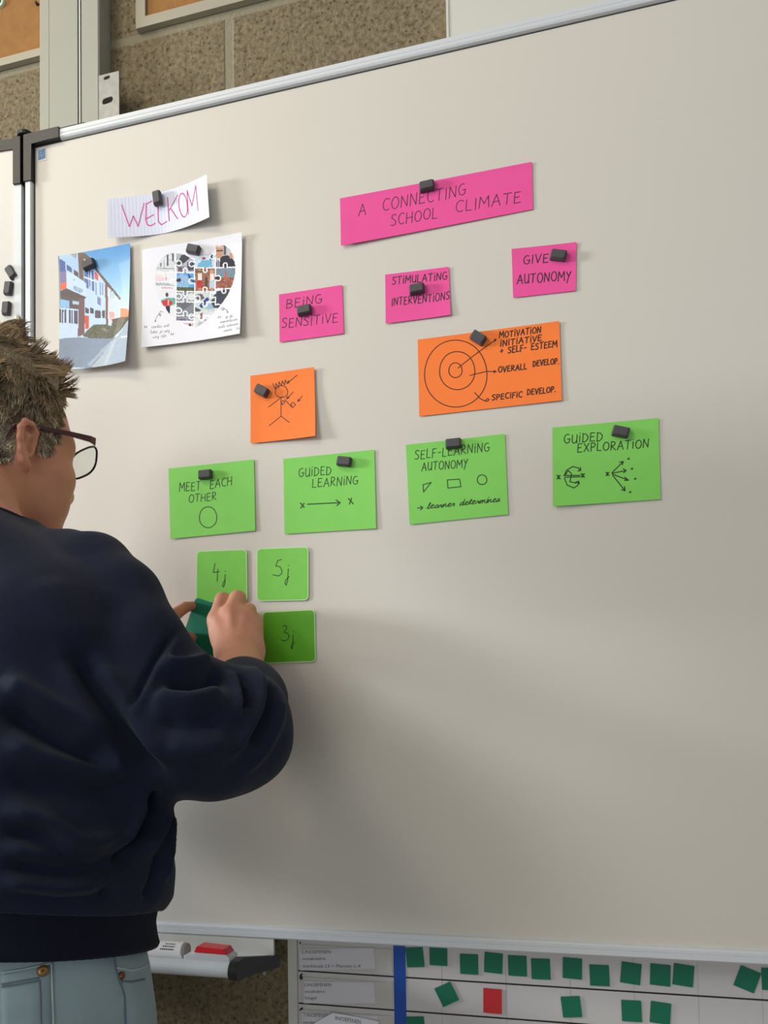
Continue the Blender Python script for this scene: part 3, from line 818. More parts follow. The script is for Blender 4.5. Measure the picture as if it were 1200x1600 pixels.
def school(px):
    q = np.c_[(px[:, 0] - 80) * 7.62, (px[:, 1] - 370) * 7.62]
    c = np.zeros((len(q), 3))
    t = np.clip((q[:, 1] - 80) / 760, 0, 1)[:, None]
    c[:] = np.array([52, 138, 206]) * (1 - t) + np.array([190, 222, 246]) * t
    def P(poly, cl, nz=0, ns=9):
        k = inpoly(q, poly)
        v = np.tile(np.array(cl, float), (k.sum(), 1))
        if nz: v += (hashn(q[k], ns)[:, None] - .5) * 2 * nz
        c[k] = v
    P([(790, 855), (880, 870), (910, 905), (915, 970), (790, 970)], (214, 128, 84), 8)
    P([(920, 760), (960, 740), (960, 840), (920, 840)], (205, 150, 120))
    P([(640, 590), (795, 750), (795, 970), (640, 1050)], (198, 214, 226), 5)         # far block
    P([(500, 350), (800, 740), (795, 765), (640, 590), (510, 420)], (86, 62, 54))      # roof edge
    P([(365, 380), (490, 380), (620, 560), (630, 1060), (365, 1080)], (186, 212, 238), 6)  # near block
    P([(370, 390), (480, 405), (480, 650), (370, 600)], (64, 104, 164))
    for x in (415, 440): P([(x, 395), (x + 12, 400), (x + 12, 640), (x, 630)], (200, 218, 238))
    P([(370, 470), (480, 510), (480, 530), (370, 490)], (210, 224, 240))
    P([(490, 400), (535, 450), (535, 525), (490, 495)], (212, 74, 84))
    for x in (495, 545, 575): P([(x, 540), (x + 14, 550), (x + 14, 700), (x, 690)], (112, 142, 188))
    P([(515, 710), (555, 730), (555, 820), (515, 800)], (108, 124, 176))
    P([(610, 555), (640, 590), (640, 1060), (612, 1060)], (112, 68, 66))               # pillar
    for x in (370, 425): P([(x, 840), (x + 42, 855), (x + 42, 915), (x, 910)], (40, 48, 72))
    for x in (485, 520, 570): P([(x, 880), (x + 30, 870), (x + 30, 965), (x, 970)], (64, 54, 74))
    P([(655, 890), (720, 900), (720, 970), (655, 985)], (226, 164, 160), 14)
    for x in (670, 700): P([(x, 640), (x + 18, 660), (x + 18, 740), (x, 730)], (150, 190, 204))
    P([(365, 940), (412, 940), (412, 1085), (365, 1100)], (206, 62, 46))
    P([(290, 190), (395, 190), (500, 290), (500, 340), (420, 385), (360, 350), (360, 530), (300, 480)], (96, 72, 62))   # brown eave
    P([(375, 250), (412, 285), (378, 312)], (200, 206, 210))
    P([(90, 230), (120, 215), (310, 190), (310, 480), (150, 420), (90, 600)], (170, 202, 236))
    P([(95, 260), (160, 300), (160, 420), (95, 560)], (58, 86, 158))
    P([(175, 330), (230, 370), (230, 430), (175, 400)], (50, 86, 150))
    P([(255, 390), (300, 420), (300, 480), (255, 460)], (82, 46, 56))
    P([(215, 200), (300, 190), (300, 215), (285, 265)], (150, 160, 166))
    P([(95, 430), (165, 410), (165, 620), (95, 660)], (120, 110, 160))
    P([(95, 570), (165, 545), (165, 625), (95, 662)], (226, 92, 52))
    P([(165, 415), (250, 450), (385, 550), (385, 720), (165, 625)], (196, 220, 244), 4)     # white sign box
    for k in range(3): P([(245, 590 + k * 17), (355 - k * 12, 632 + k * 17), (355 - k * 12, 642 + k * 17), (245, 600 + k * 17)], (74, 92, 150))
    P([(245, 508), (262, 512), (258, 528), (246, 524)], (110, 150, 200))
    P([(95, 665), (165, 625), (385, 720), (370, 740), (300, 760), (95, 720)], (66, 56, 58))
    P([(95, 720), (300, 750), (300, 870), (95, 870)], (74, 66, 72))
    P([(95, 760), (195, 775), (195, 860), (95, 860)], (136, 190, 236))
    P([(232, 770), (305, 780), (305, 815), (232, 812)], (178, 204, 226))
    P([(85, 860), (298, 870), (285, 1190), (85, 1235)], (200, 222, 250), 5)
    for x in (88, 112, 142, 190, 215, 245, 268):
        P([(x, 885), (x + 18, 885), (x + 16, 1040), (x - 2, 1045)], (62, 58, 92), 16, 11)
    P([(300, 730), (368, 735), (360, 1160), (285, 1190)], (104, 68, 74))
    P([(85, 1230), (300, 1195), (760, 1190), (930, 985), (960, 960), (960, 1540), (85, 1540)], (120, 138, 164), 5)  # pavement
    P([(560, 1330), (740, 1205), (930, 1000), (960, 980), (960, 1500), (440, 1530)], (164, 180, 196), 6)
    P([(400, 1500), (600, 1300), (700, 1220), (620, 1330), (440, 1535)], (150, 168, 190), 3)
    P([(420, 1540), (585, 1362), (592, 1366), (432, 1540)], (96, 108, 124))
    P([(800, 1190), (915, 1186), (915, 1204), (815, 1206)], (226, 234, 238))
    P([(340, 1180), (390, 1110), (470, 1040), (600, 1040), (680, 1060), (700, 985), (900, 965), (900, 1010), (800, 1120), (700, 1205), (420, 1200)], (72, 78, 60), 22, 12)
    P([(680, 985), (780, 965), (890, 965), (880, 985), (700, 1020)], (90, 62, 54), 10)
    P([(560, 1090), (600, 1080), (640, 1130), (600, 1120)], (128, 124, 104), 12)
    c[(q[:, 0] < 98) & (q[:, 1] < 900) & (q[:, 1] > 220)] *= .75
    return np.clip(c, 0, 255)

printed = mat('printed_photo', (1, 1, 1, 1), .35, attr='print', coat=.15)
printed_matt = mat('printed_collage', (1, 1, 1, 1), .75, attr='print')
s = Sheet('photo_print', [(90.7, 400), (203, 380), (195.5, 564), (91.5, 577.5)], [.002, .004, .020, .012], .0006, M['paper'], 'printed colour photo of a street with a long white school building', 'photo', pin=(.42, .15), nx=20, ny=24)
s.raster('print', 116, 180, school, printed)

HEART = [(208, 560), (206, 500), (225, 440), (262, 375), (310, 320), (375, 292), (440, 296), (500, 300), (560, 330), (600, 360), (640, 340), (700, 320), (735, 280), (790, 232), (850, 204), (925, 206), (985, 250), (1025, 330), (1042, 430), (1036, 530), (1008, 630), (960, 730), (900, 820), (830, 898), (760, 970), (690, 1030), (620, 1075), (560, 1050), (420, 992), (365, 940), (300, 860), (245, 760), (220, 670)]
SEAMS = []
def tab(x0, y0, x1, y1, side, r=34):
    """jigsaw seam with one knob"""
    p0, p1 = np.array([x0, y0], float), np.array([x1, y1], float)
    d = (p1 - p0); L = np.linalg.norm(d); d /= L; n = np.array([-d[1], d[0]]) * side
    mid = (p0 + p1) / 2
    pts = [p0, mid - d * r * .55]
    for a in np.radians(np.linspace(220, -40, 12)):
        pts.append(mid + n * (r * .9) + d * (r * .8 * math.cos(a)) + n * (r * .8 * math.sin(a)))
    pts += [mid + d * r * .55, p1]
    return np.array(pts)
for x, ys in ((420, [(300, 490, -1), (490, 690, 1), (690, 790, -1), (790, 990, -1)]), (612, [(330, 470, 1), (470, 690, 1), (690, 830, -1), (830, 1075, 1)]), (830, [(205, 440, 1), (440, 660, -1), (660, 800, 1), (800, 900, -1)])):
    for a, b, sd in ys: SEAMS.append(tab(x, a, x, b, sd))
for y, xs in ((492, [(200, 420, 1), (420, 612, -1)]), (440, [(612, 830, 1), (830, 1040, -1)]), (690, [(420, 612, 1), (612, 830, -1)]), (662, [(830, 1010, 1)]), (800, [(420, 612, -1), (612, 830, 1)]), (945, [(420, 612, -1), (612, 760, 1)])):
    for a, b, sd in xs: SEAMS.append(tab(a, y, b, y, sd, 28))

def collage(px):
    q = np.c_[(px[:, 0] - 210) * 6.667, (px[:, 1] - 350) * 6.667]
    c = np.tile(np.array([240, 240, 247.]), (len(q), 1))
    H_ = inpoly(q, HEART)
    def P(poly, cl, nz=0, ns=8):
        k = inpoly(q, poly) & H_
        v = np.tile(np.array(cl, float), (k.sum(), 1))
        if nz: v += (hashn(q[k], ns)[:, None] - .5) * 2 * nz
        c[k] = v
    R = lambda x0, y0, x1, y1: [(x0, y0), (x1, y0), (x1, y1), (x0, y1)]
    P(R(200, 280, 425, 492), (222, 224, 230), 14, 22)
    for a in ((330, 300, 345, 430), (385, 290, 402, 380), (262, 400, 275, 440)): P(R(*a), (90, 96, 104), 20)
    P(R(230, 452, 400, 458), (110, 116, 124)); P(R(300, 360, 305, 450), (150, 154, 160))
    P(R(425, 290, 612, 495), (176, 184, 196), 16, 14)
    P([(430, 400), (480, 310), (540, 300), (560, 345), (500, 395), (430, 440)], (66, 66, 76), 8)
    P(R(440, 430, 500, 490), (110, 96, 110), 20); P(R(540, 380, 612, 470), (74, 74, 92), 22, 14)
    P(R(612, 300, 835, 445), (198, 218, 236), 8, 20)
    P([(650, 400), (690, 360), (790, 360), (800, 440), (640, 440)], (112, 176, 206), 12)
    P(R(690, 330, 730, 352), (172, 62, 80)); P(R(770, 290, 800, 360), (58, 66, 96))
    P(R(830, 200, 1045, 440), (196, 190, 190), 10, 30)
    P([(835, 400), (855, 330), (960, 310), (1010, 350), (1045, 400), (1045, 440), (835, 440)], (46, 44, 56), 6)
    P([(850, 340), (880, 330), (875, 430), (850, 430)], (214, 214, 226)); P(R(856, 360, 868, 425), (104, 60, 62))
    P(zell(872, 272, 44, 66), (196, 150, 124)); P(R(836, 256, 912, 268), (60, 48, 48)); P(zell(876, 222, 36, 18), (214, 176, 152))
    P(R(980, 290, 1012, 345), (196, 148, 122))
    P(R(920, 210, 945, 310), (84, 92, 110))
    P(R(200, 492, 425, 690), (236, 236, 244), 3)
    P(R(205, 606, 405, 634), (178, 188, 190), 30, 9); P(R(275, 650, 385, 664), (216, 176, 186), 14, 8)
    P(R(215, 530, 300, 590), (238, 216, 224), 10); P(R(312, 520, 326, 580), (214, 150, 164))
    P(R(425, 492, 612, 700), (92, 166, 226), 8)
    P([(425, 560), (470, 500), (530, 520), (585, 590), (530, 660), (425, 640)], (150, 190, 226), 16)
    P([(530, 480), (612, 580), (612, 610), (560, 560)], (44, 82, 130)); P(R(425, 555, 470, 590), (54, 50, 64))
    P(R(425, 645, 612, 700), (84, 96, 66), 14)
    P(R(612, 440, 835, 700), (152, 106, 84), 18, 16)
    for x, cl in ((662, (186, 52, 60)), (790, (188, 206, 222))):
        P(R(x - 18, 500, x + 26, 570), (236, 226, 220), 10); P(R(x - 24, 570, x + 34, 660), cl, 8); P(zell(x, 480, 20, 24), (206, 156, 130)); P(R(x - 10, 650, x + 20, 700), (190, 140, 116))
    P(R(720, 540, 750, 640), (92, 66, 62)); P(R(620, 470, 690, 490), (84, 100, 60))
    P(R(830, 440, 1045, 560), (120, 140, 156), 8, 24); P(R(830, 545, 1045, 664), (152, 92, 76), 24, 14)
    P([(930, 490), (945, 470), (955, 560), (925, 560)], (186, 100, 82))
    P(R(830, 520, 890, 570), (48, 44, 56))
    P(R(200, 690, 425, 960), (234, 236, 242), 4)
    P([(262, 790), (330, 760), (420, 760), (420, 820), (360, 850), (290, 850)], (110, 170, 160), 16)
    P([(270, 800), (340, 775), (395, 810), (350, 850), (285, 845)], (208, 52, 62)); P(R(334, 785, 350, 835), (244, 206, 190)); P(zell(328, 728, 14, 24), (84, 66, 62)); P([(310, 850), (360, 850), (362, 945), (330, 905)], (36, 42, 66))
    P(R(425, 700, 612, 992), (150, 154, 164), 6, 26)
    P([(420, 810), (612, 800), (500, 880), (470, 890)], (104, 108, 118)); P([(430, 880), (500, 880), (612, 800), (612, 950), (420, 970)], (132, 136, 146), 6)
    P(zell(580, 745, 40, 40), (224, 226, 230))
    P(R(612, 690, 835, 900), (204, 214, 214), 10, 22)
    P([(620, 720), (690, 715), (720, 760), (640, 790)], (96, 96, 104)); P([(660, 840), (740, 745), (765, 770), (690, 870)], (36, 62, 132)); P(zell(770, 845, 50, 30), (150, 186, 206)); P([(612, 850), (680, 880), (650, 930), (612, 920)], (84, 84, 96))
    P([(835, 690), (1000, 650), (960, 740), (835, 900), (780, 800)], (62, 66, 82), 5)
    P(R(612, 900, 860, 1080), (220, 222, 228), 14, 14); P([(670, 920), (700, 910), (690, 980), (672, 975)], (140, 96, 86)); P([(710, 990), (790, 960), (780, 985), (720, 1000)], (176, 130, 126)); P(zell(680, 1030, 34, 22), (184, 188, 196))
    P(R(425, 975, 600, 995), (120, 110, 150), 50, 9); P(R(470, 1020, 612, 1052), (220, 186, 196), 30, 10); P(zell(565, 1040, 14, 14), (60, 50, 56))
    # white jigsaw seams
    for ln in SEAMS:
        t = np.linspace(0, 1, 60)
        d = np.r_[0, np.cumsum(np.linalg.norm(np.diff(ln, axis=0), axis=1))]; d /= d[-1]
        pts = np.c_[np.interp(t, d, ln[:, 0]), np.interp(t, d, ln[:, 1])]
        lo, hi = pts.min(0) - 8, pts.max(0) + 8
        k = np.where((q > lo).all(1) & (q < hi).all(1) & H_)[0]
        if len(k):
            dd = np.min(np.linalg.norm(q[k][:, None] - pts[None], axis=2), axis=1)
            c[k[dd < 6.5]] = (244, 246, 248)
    return np.clip(c, 0, 255)

s = Sheet('collage_print', [(222, 390), (377.3, 362.7), (374.7, 521), (221, 543)], [.002, .006, .009, .006], .0006, M['paper'], 'white printed sheet with a jigsaw heart made of photographs', 'print', pin=(.5, .12), nx=20, ny=20)
s.raster('print', 170, 176, collage, printed_matt)
z = zoomed(210, 350, 6.667)
tl = []
for txt, a, b, h in (('zonder wat', (170, 1085), (352, 1062), 32), ('later je weg', (162, 1140), (358, 1115), 32), ('weg zijn', (188, 1188), (326, 1165), 30),
                     ('op de', (940, 975), (1018, 962), 30), ('samenleven', (885, 1025), (1070, 1000), 28), ('zoals iedereen', (865, 1078), (1080, 1048), 28), ('samen', (925, 1118), (1015, 1102), 26)):
    tl += hand(txt, z(a)[0], z(b)[0], h / 6.667, gap=0.02)
s.strokes('printed_text', tl, .00042, M['print_grey'])
for x, y in ((112, 1072), (384, 1140), (875, 962), (1078, 1088)):
    s.strokes('quotation_mark', [z((x + dx, y - 9), (x + dx + 3, y), (x + dx - 2, y + 8)) for dx in (-9, 9)], .0011, M['ink'])
s.strokes('drawn_arrow', [z((290, 910), (262, 905), (245, 935), (262, 955), (268, 930), (240, 940), (222, 970), (210, 1010)), z((204, 1000), (211, 1016), (220, 1004))], .0007, M['ink'])
s.strokes('drawn_arrow', [z((890, 880), (905, 862), (925, 868), (915, 888), (900, 885), (930, 875), (955, 890), (965, 915)), z((952, 908), (967, 918), (972, 902))], .0007, M['ink'])

# ------------------------------------------------------------------ laminated cards
def card(px, label, material, strokes, lift=(.0008,) * 4, cw=.0011):
    s = Sheet('card', px, list(lift), .0006, material, label, 'card', thick=.0006, corner_r=.0065, rim=M['card_edge'], flat=True)
    z = zoomed(250, 840, 4.615)
    s.strokes('handwriting', [z(*p) for p in strokes], cw, M['ink_teal'])
    return s
card([(307, 861), (385.5, 858), (386.5, 941), (306, 941)], 'light green rounded card reading 4 j beside the fingertips', M['card'], [[(395, 185), (383, 250), (428, 243)], [(415, 225), (410, 315)], [(468, 265), (466, 330), (455, 355), (448, 342), (456, 318), (468, 300)], [(468, 242), (471, 240)]])
card([(401, 857), (482, 854), (482, 938), (401, 939.5)], 'light green rounded card reading 5 j', M['card'], [[(878, 158), (848, 166), (835, 205), (865, 210), (880, 240), (875, 262), (855, 277), (812, 268)], [(925, 225), (920, 310), (910, 343), (900, 330), (908, 305), (932, 280)], [(925, 203), (928, 201)]])
card([(410, 956), (492, 952), (493.5, 1034), (411, 1037)], 'deeper green rounded card reading 3 j below the 5 j card', M['card_deep'], [[(885, 642), (900, 632), (914, 640), (912, 660), (895, 682), (922, 690), (932, 712), (920, 736), (895, 746), (872, 735)], [(960, 700), (958, 780), (952, 803), (945, 790), (952, 770), (970, 752)], [(962, 678), (965, 676)]])

# ------------------------------------------------------------------ magnets
def magnet(px, py, ang, label, y=-.0022, group='grey bar magnets', w=.0205, h=.0128):
    c = W(px, py, y - .004)
    t = empty('magnet', (c[0], y, c[2]), label, 'magnet', group)
    bm = bmesh.new()
    lo = rounded(w, h, .0018, 3); hi = rounded(w - .0035, h - .003, .0014, 3)
    a = math.radians(ang); ca_, sa_ = math.cos(a), math.sin(a)
    def ring(pts, yy): return [bm.verts.new((c[0] + p * ca_ - q * sa_, yy, c[2] + p * sa_ + q * ca_)) for p, q in pts]
    r = [ring(lo, y), ring(lo, y - .0045), ring(hi, y - .0075)]
    n = len(lo)
    bm.faces.new(r[0]); bm.faces.new(r[-1][::-1])
    for p, q in zip(r, r[1:]):
        for i in range(n): bm.faces.new((p[i], p[(i + 1) % n], q[(i + 1) % n], q[i]))
    bm_obj('block', bm, M['magnet'], t)
    return t
for px_, py_, an, lab, yy in (
    (245, 309, 97, 'dark grey bar magnet upright on the WELKOM strip', -.0035),
    (138, 412.5, 14, 'dark grey bar magnet on the street photo, over the eave', -.002),
    (301.5, 389, -20, 'dark grey bar magnet tilted at the top of the heart collage', -.0022),
    (666.7, 290, 2, 'dark grey bar magnet on the top edge of the CONNECTING strip', -.0015),
    (872.3, 398, -16, 'dark grey bar magnet beside the word GIVE', -.0015),
    (651, 450.7, 2, 'dark grey bar magnet between STIMULATING and INTERVENTIONS', -.0017),
    (475, 484, 3, 'dark grey bar magnet between BEING and SENSITIVE', -.0016),
    (408.3, 610, -32, 'dark grey bar magnet left of the stick figure', -.0017),
    (747, 527, -38, 'dark grey bar magnet on the upper edge of the ring drawing paper', -.0016),
    (320, 741, 0, 'dark grey bar magnet above MEET EACH OTHER', -.0016),
    (537.3, 720.6, -12, 'dark grey bar magnet right of GUIDED on the learning paper', -.0016),
    (708, 692.5, 0, 'dark grey bar magnet on the top edge of the SELF-LEARNING paper', -.0015),
    (970, 674, -18, 'dark grey bar magnet right of GUIDED on the exploration paper', -.0015)):
    magnet(px_, py_, an, lab, yy)
wing_y = lambda x: -.003 + math.tan(ang) * (x + .019)
for px_, py_, an, lab in ((16.6, 425.4, -58, 'dark grey bar magnet on the wing board, topmost of three'), (12.7, 450.3, 80, 'dark grey bar magnet on the wing board, middle of three'), (9.6, 481.7, 84, 'dark grey bar magnet on the wing board, lowest of three')):
    c = W(px_, py_, -.006)
    magnet(px_, py_, an, lab, wing_y(c[0]) + .0012, w=.021, h=.013)

# ------------------------------------------------------------------ planner board below
YP = .046
pl0 = W(452, 1480, YP)[0]
pt = empty('planner_board', (pl0 + .6, WALL, .55), 'white planner board with ruled rows and a blue stripe, below the big board', 'planner')
pf = W(466.5, 1530, YP)[0]
ztp, zbp = ZB + .012, .50
xw = 1.40
box('surface', pf - .002, pl0 + xw, YP, WALL - .001, zbp, ztp, M['planner'], pt)
box('frame', pl0, pf, YP - .007, WALL - .001, zbp - .012, ztp, M['alu_white'], pt, bevel=.0012)
tag(pt.children[-1], 'pale aluminium edge strip')
def pbar(name, bm_fn, material):
    bm = bmesh.new(); bm_fn(bm); return bm_obj(name, bm, material, pt)
zr1, zr2 = W(700, 1531.3, YP)[2], W(700, 1584.5, YP)[2]
dz = zr1 - zr2
def lines(bm):
    for k in range(7):
        zz = zr1 - k * dz
        add_box(bm, pf, pl0 + xw, YP - .0005, YP + .001, zz - .0010, zz + .0010)
pbar('ruled_lines', lines, M['rule'])
def faint(bm):
    for k in range(9):
        xx = W(690 + 100 * k, 1520, YP)[0]
        add_box(bm, xx - .0002, xx + .0002, YP - .0003, YP + .001, zbp + .01, ztp - .001)
pbar('column_lines', faint, mat('faint_rule', srgb(176, 172, 172), .6))
b0, b1 = W(615.3, 1520, YP)[0], W(634, 1520, YP)[0]
box('stripe', b0, b1, YP - .0009, YP + .0005, zbp + .004, ztp - .001, M['blue'], pt)
tag(pt.children[-1], 'blue vertical stripe')
for k in range(3):
    zt2 = (zr1 + dz, zr1, zr2)[k] - .008
    box('label_pocket', pf + .004, W(613, 1520, YP)[0], YP - .0016, YP + .0004, max(zbp + .01, (zr1, zr2, zr2 - dz)[k] + .004), min(zt2, ztp - .02), M['holder'], pt)
# row numbers, drawn with a marker
z = zoomed(450, 1460, 6.316)
def mark(*strokes):
    bm = bmesh.new()
    for pts, r in strokes: tube(bm, [tuple(W(p[0], p[1], YP - .0012)) for p in pts], r, 6)
    bm_obj('row_number', bm, M['rule'], pt)
mark((z((118, 84), (122, 84)), .0018), (z((116, 48), (128, 50)), .0014))
mark((z((140, 392), (125, 405), (120, 430), (128, 442), (142, 436), (140, 420), (126, 424)), .0013))
mark((z((120, 748), (130, 734), (145, 730)), .0013))
# label slips
def bfont(text):
    cu = bpy.data.curves.new('t', 'FONT'); cu.body = text; cu.size = 1.0; cu.resolution_u = 2
    o = bpy.data.objects.new('t', cu); col.objects.link(o)
    dg = bpy.context.evaluated_depsgraph_get()
    me = bpy.data.meshes.new_from_object(o.evaluated_get(dg))
    v = np.array([tuple(p.co) for p in me.vertices]); f = [tuple(p.vertices) for p in me.polygons]
    bpy.data.objects.remove(o); bpy.data.meshes.remove(me)
    return v, f
def typed(s, name, rows, material):
    V, F = [], []
    for txt, a, b, h in rows:
        v, f = bfont(txt)
        x0_, x1_ = v[:, 0].min(), v[:, 0].max()
        a_, b_ = np.array(a, float), np.array(b, float)
        q = a_ + (b_ - a_) * ((v[:, :1] - x0_) / (x1_ - x0_)) + np.array([0, -1.0]) * (v[:, 1:2] / .7 * h)
        P = s.pos(happly(s.H, q), .0003)
        F += [tuple(i + len(V) for i in g) for g in f]; V += [tuple(p) for p in P]
    return raw(name, V, F, material, s.root)
s = Sheet('label_slip', [(467.5, 1483.5), (583.5, 1481), (586.5, 1513.5), (469, 1516.5)], [.0006] * 4, .0016, M['slip'], 'typed paper slip in the top row of the planner, ending in Plannen', 'label', y0=YP, nx=6, ny=4, flat=True)
typed(s, 'printed_text', [('5.INOEFENEN', z((136, 187))[0], z((430, 186))[0], 5), ('vocabulaire', z((140, 252))[0], z((375, 250))[0], 4.5), ('werkboek L5 + Plannen L-4', z((147, 326))[0], z((720, 326))[0], 5)], M['print_grey'])
s = Sheet('label_slip', [(474, 1533), (584.5, 1535), (586.5, 1567.7), (474.5, 1567.7)], [.0006] * 4, .0016, M['slip'], 'typed paper slip in the row marked 6 of the planner', 'label', y0=YP, nx=6, ny=4, flat=True)
typed(s, 'printed_text', [('5.INOEFENEN', z((158, 512))[0], z((440, 512))[0], 5), ('vocabulaire', z((165, 575))[0], z((380, 575))[0], 4.5), ('bingel', z((172, 640))[0], z((290, 640))[0], 5)], M['print_grey'])
s = Sheet('label_slip', [(471, 1583), (590, 1587), (592, 1621), (472, 1618)], [.0006] * 4, .0016, M['slip'], 'typed paper slip at the bottom edge of the picture, partly covered', 'label', y0=YP, nx=6, ny=4, flat=True)
typed(s, 'printed_text', [('7.INOEFENEN', z((155, 812))[0], z((420, 816))[0], 5), ('woordenschat', z((150, 880))[0], z((330, 884))[0], 5)], M['print_grey'])
s = Sheet('paper_scrap', [(520, 1582.5), (592, 1596), (586, 1632), (486, 1602)], [.004, .003, .003, .004], .0030, M['paper'], 'crumpled white paper scrap stuck over the lowest planner slip', 'paper', y0=YP, nx=8, ny=6, pin=(.5, .5))
typed(s, 'printed_text', [('INOEFENEN', z((460, 832))[0], z((690, 868))[0], 5)], M['print_grey'])

# coloured magnet squares on the planner: one square, copied
SQG = 'dark green magnet squares on the planner'
def square(px, py, ang, label, material=M['square'], w=.0245, h=.0268, src=[None]):
    c = W(px, py, YP - .001)
    bm = bmesh.new()
    prism(bm, rounded(w, h, .0006, 2), -.0006, .0006)
    o = bm_obj('square_magnet', bm, material, None)
    o.location = (c[0], YP - .0013, c[2]); o.rotation_euler = (0, math.radians(ang), 0)
    return tag(o, label, 'magnet', SQG if material is M['square'] else None)
row1 = [(648.4, 1495.6, -5), (685, 1493, 0), (733, 1506.5, 0), (771, 1504.5, 3), (808.5, 1509, 0), (845, 1514, -1), (894.3, 1513, 2), (936.7, 1524, -1), (985.7, 1520.7, 6), (1031.7, 1523.3, 3), (1067.7, 1523.7, 6), (1167.7, 1530, 21), (1207, 1530, 0)]
ordn = ['first', 'second', 'third', 'fourth', 'fifth', 'sixth', 'seventh', 'eighth', 'ninth', 'tenth', 'eleventh']
for k, (a, b, c_) in enumerate(row1):
    lab = 'dark green magnet square, %s from the blue stripe in the top planner row' % ordn[k] if k < 11 else ('dark green magnet square tilted, alone near the far end of the top planner row' if k == 11 else 'dark green magnet square cut off at the picture edge beside the tilted one')
    square(a, b, c_, lab)
for a, b, c_, lab in ((698, 1553.5, -27, 'dark green magnet square tilted in the second planner row, beside the red square'), (892.7, 1573, -6, 'dark green magnet square alone in the second planner row, after the red square'),
                      (986.7, 1579.5, -1, 'dark green magnet square, nearer the stripe of the pair ending the second planner row'), (1031.7, 1582.5, 5, 'dark green magnet square, last one of the second planner row'), (650, 1604, -5, 'dark green magnet square in the third planner row, touching the bottom edge of the picture')):
    square(a, b, c_, lab)
square(769.6, 1564, 1, 'red magnet square in the second planner row', M['square_red'], .0245, .0325)

# ------------------------------------------------------------------ implicit surfaces for the person
import openvdb

class Prim:
    __slots__ = ('f', 'c', 'r')
    def __init__(self, f, c, r): self.f, self.c, self.r = f, np.asarray(c, float), r

def cone(a, b, ra, rb):
    """round cone from a to b (linear radius)"""
    a, b = np.asarray(a, float), np.asarray(b, float)
    d = b - a; L2 = max(d @ d, 1e-12)
    def f(P):
        t = np.clip(((P - a) @ d) / L2, 0, 1)
        return np.linalg.norm(P - a - t[:, None] * d, axis=1) - (ra + (rb - ra) * t)
    return Prim(f, (a + b) / 2, math.sqrt(L2) / 2 + max(ra, rb))

def ell(c, rad, R=None):
    """ellipsoid with axes in the rows of R"""
    c, rad = np.asarray(c, float), np.asarray(rad, float)
    R = np.eye(3) if R is None else np.asarray(R, float)
    def f(P):
        q = (P - c) @ R.T
        k0 = np.linalg.norm(q / rad, axis=1); k1 = np.linalg.norm(q / rad ** 2, axis=1)
        return np.where(k1 > 1e-9, k0 * (k0 - 1) / np.maximum(k1, 1e-9), -rad.min())
    return Prim(f, c, rad.max())

def chain(pts, radii):
    return [cone(pts[i], pts[i + 1], radii[i], radii[i + 1]) for i in range(len(pts) - 1)]

def smin(a, b, k):
    h = np.clip(.5 + .5 * (b - a) / k, 0, 1)
    return b + (a - b) * h - k * h * (1 - h)

def build_sdf(groups, lo, hi, vox, name, material, parent, smooth_it=2, post=None):
    """groups = [(k_out, k_in, [prims], sign)] evaluated in order; surface extracted as quads"""
    lo = np.asarray(lo, float); hi = np.asarray(hi, float)
    n = np.ceil((hi - lo) / vox).astype(int) + 1
    B = 16
    A = np.full(n, .05, np.float32)
    ax = [lo[i] + vox * np.arange(n[i]) for i in range(3)]
    hb = vox * B * .5 * math.sqrt(3)
    for i in range(0, n[0], B):
        for j in range(0, n[1], B):
            for k in range(0, n[2], B):
                sl = (slice(i, min(i + B, n[0])), slice(j, min(j + B, n[1])), slice(k, min(k + B, n[2])))
                ctr = np.array([(ax[d][sl[d].start] + ax[d][sl[d].stop - 1]) / 2 for d in range(3)])
                act = []
                for ko, ki, ps, sg in groups:
                    q = [p for p in ps if np.linalg.norm(p.c - ctr) - p.r < hb + .03]
                    if q: act.append((ko, ki, q, sg))
                if not act: continue
                X, Y, Z = np.meshgrid(ax[0][sl[0]], ax[1][sl[1]], ax[2][sl[2]], indexing='ij')
                P = np.stack([X.ravel(), Y.ravel(), Z.ravel()], 1)
                D = np.full(len(P), .05)
                # quick reject on the centre
                for ko, ki, q, sg in act:
                    g = None
                    for p in q:
                        v = p.f(P)
                        g = v if g is None else (smin(g, v, ki) if ki > 0 else np.minimum(g, v))
                    if sg > 0:
                        D = smin(D, g, ko)
                    else:
                        D = -smin(-D, g, ko)
                A[sl] = D.reshape(X.shape)
    np.clip(A, -.05, .05, out=A)
    g = openvdb.FloatGrid(.05)
    g.copyFromArray(A)
    pts, quads = g.convertToQuads(0.0)
    V = lo + pts.astype(float) * vox
    me = bpy.data.meshes.new(name)
    me.from_pydata(V.tolist(), [], quads[:, ::-1].tolist())
    # keep the largest connected surface (drops crumbs and inner shells)
    bm = bmesh.new(); bm.from_mesh(me)
    seen = set(); best = []
    bm.verts.ensure_lookup_table()
    for v in bm.verts:
        if v.index in seen: continue
        st = [v]; comp = []; seen.add(v.index)
        while st:
            w = st.pop(); comp.append(w)
            for e in w.link_edges:
                o = e.other_vert(w)
                if o.index not in seen: seen.add(o.index); st.append(o)
        if len(comp) > len(best): best = comp
    keep = set(v.index for v in best)
    bmesh.ops.delete(bm, geom=[v for v in bm.verts if v.index not in keep], context='VERTS')
    for _ in range(smooth_it):
        bmesh.ops.smooth_vert(bm, verts=bm.verts, factor=.5, use_axis_x=True, use_axis_y=True, use_axis_z=True)
    bmesh.ops.recalc_face_normals(bm, faces=bm.faces)
    bm.to_mesh(me); bm.free()
    me.polygons.foreach_set('use_smooth', [True] * len(me.polygons))
    me.update()
    return link(name, me, material, parent)

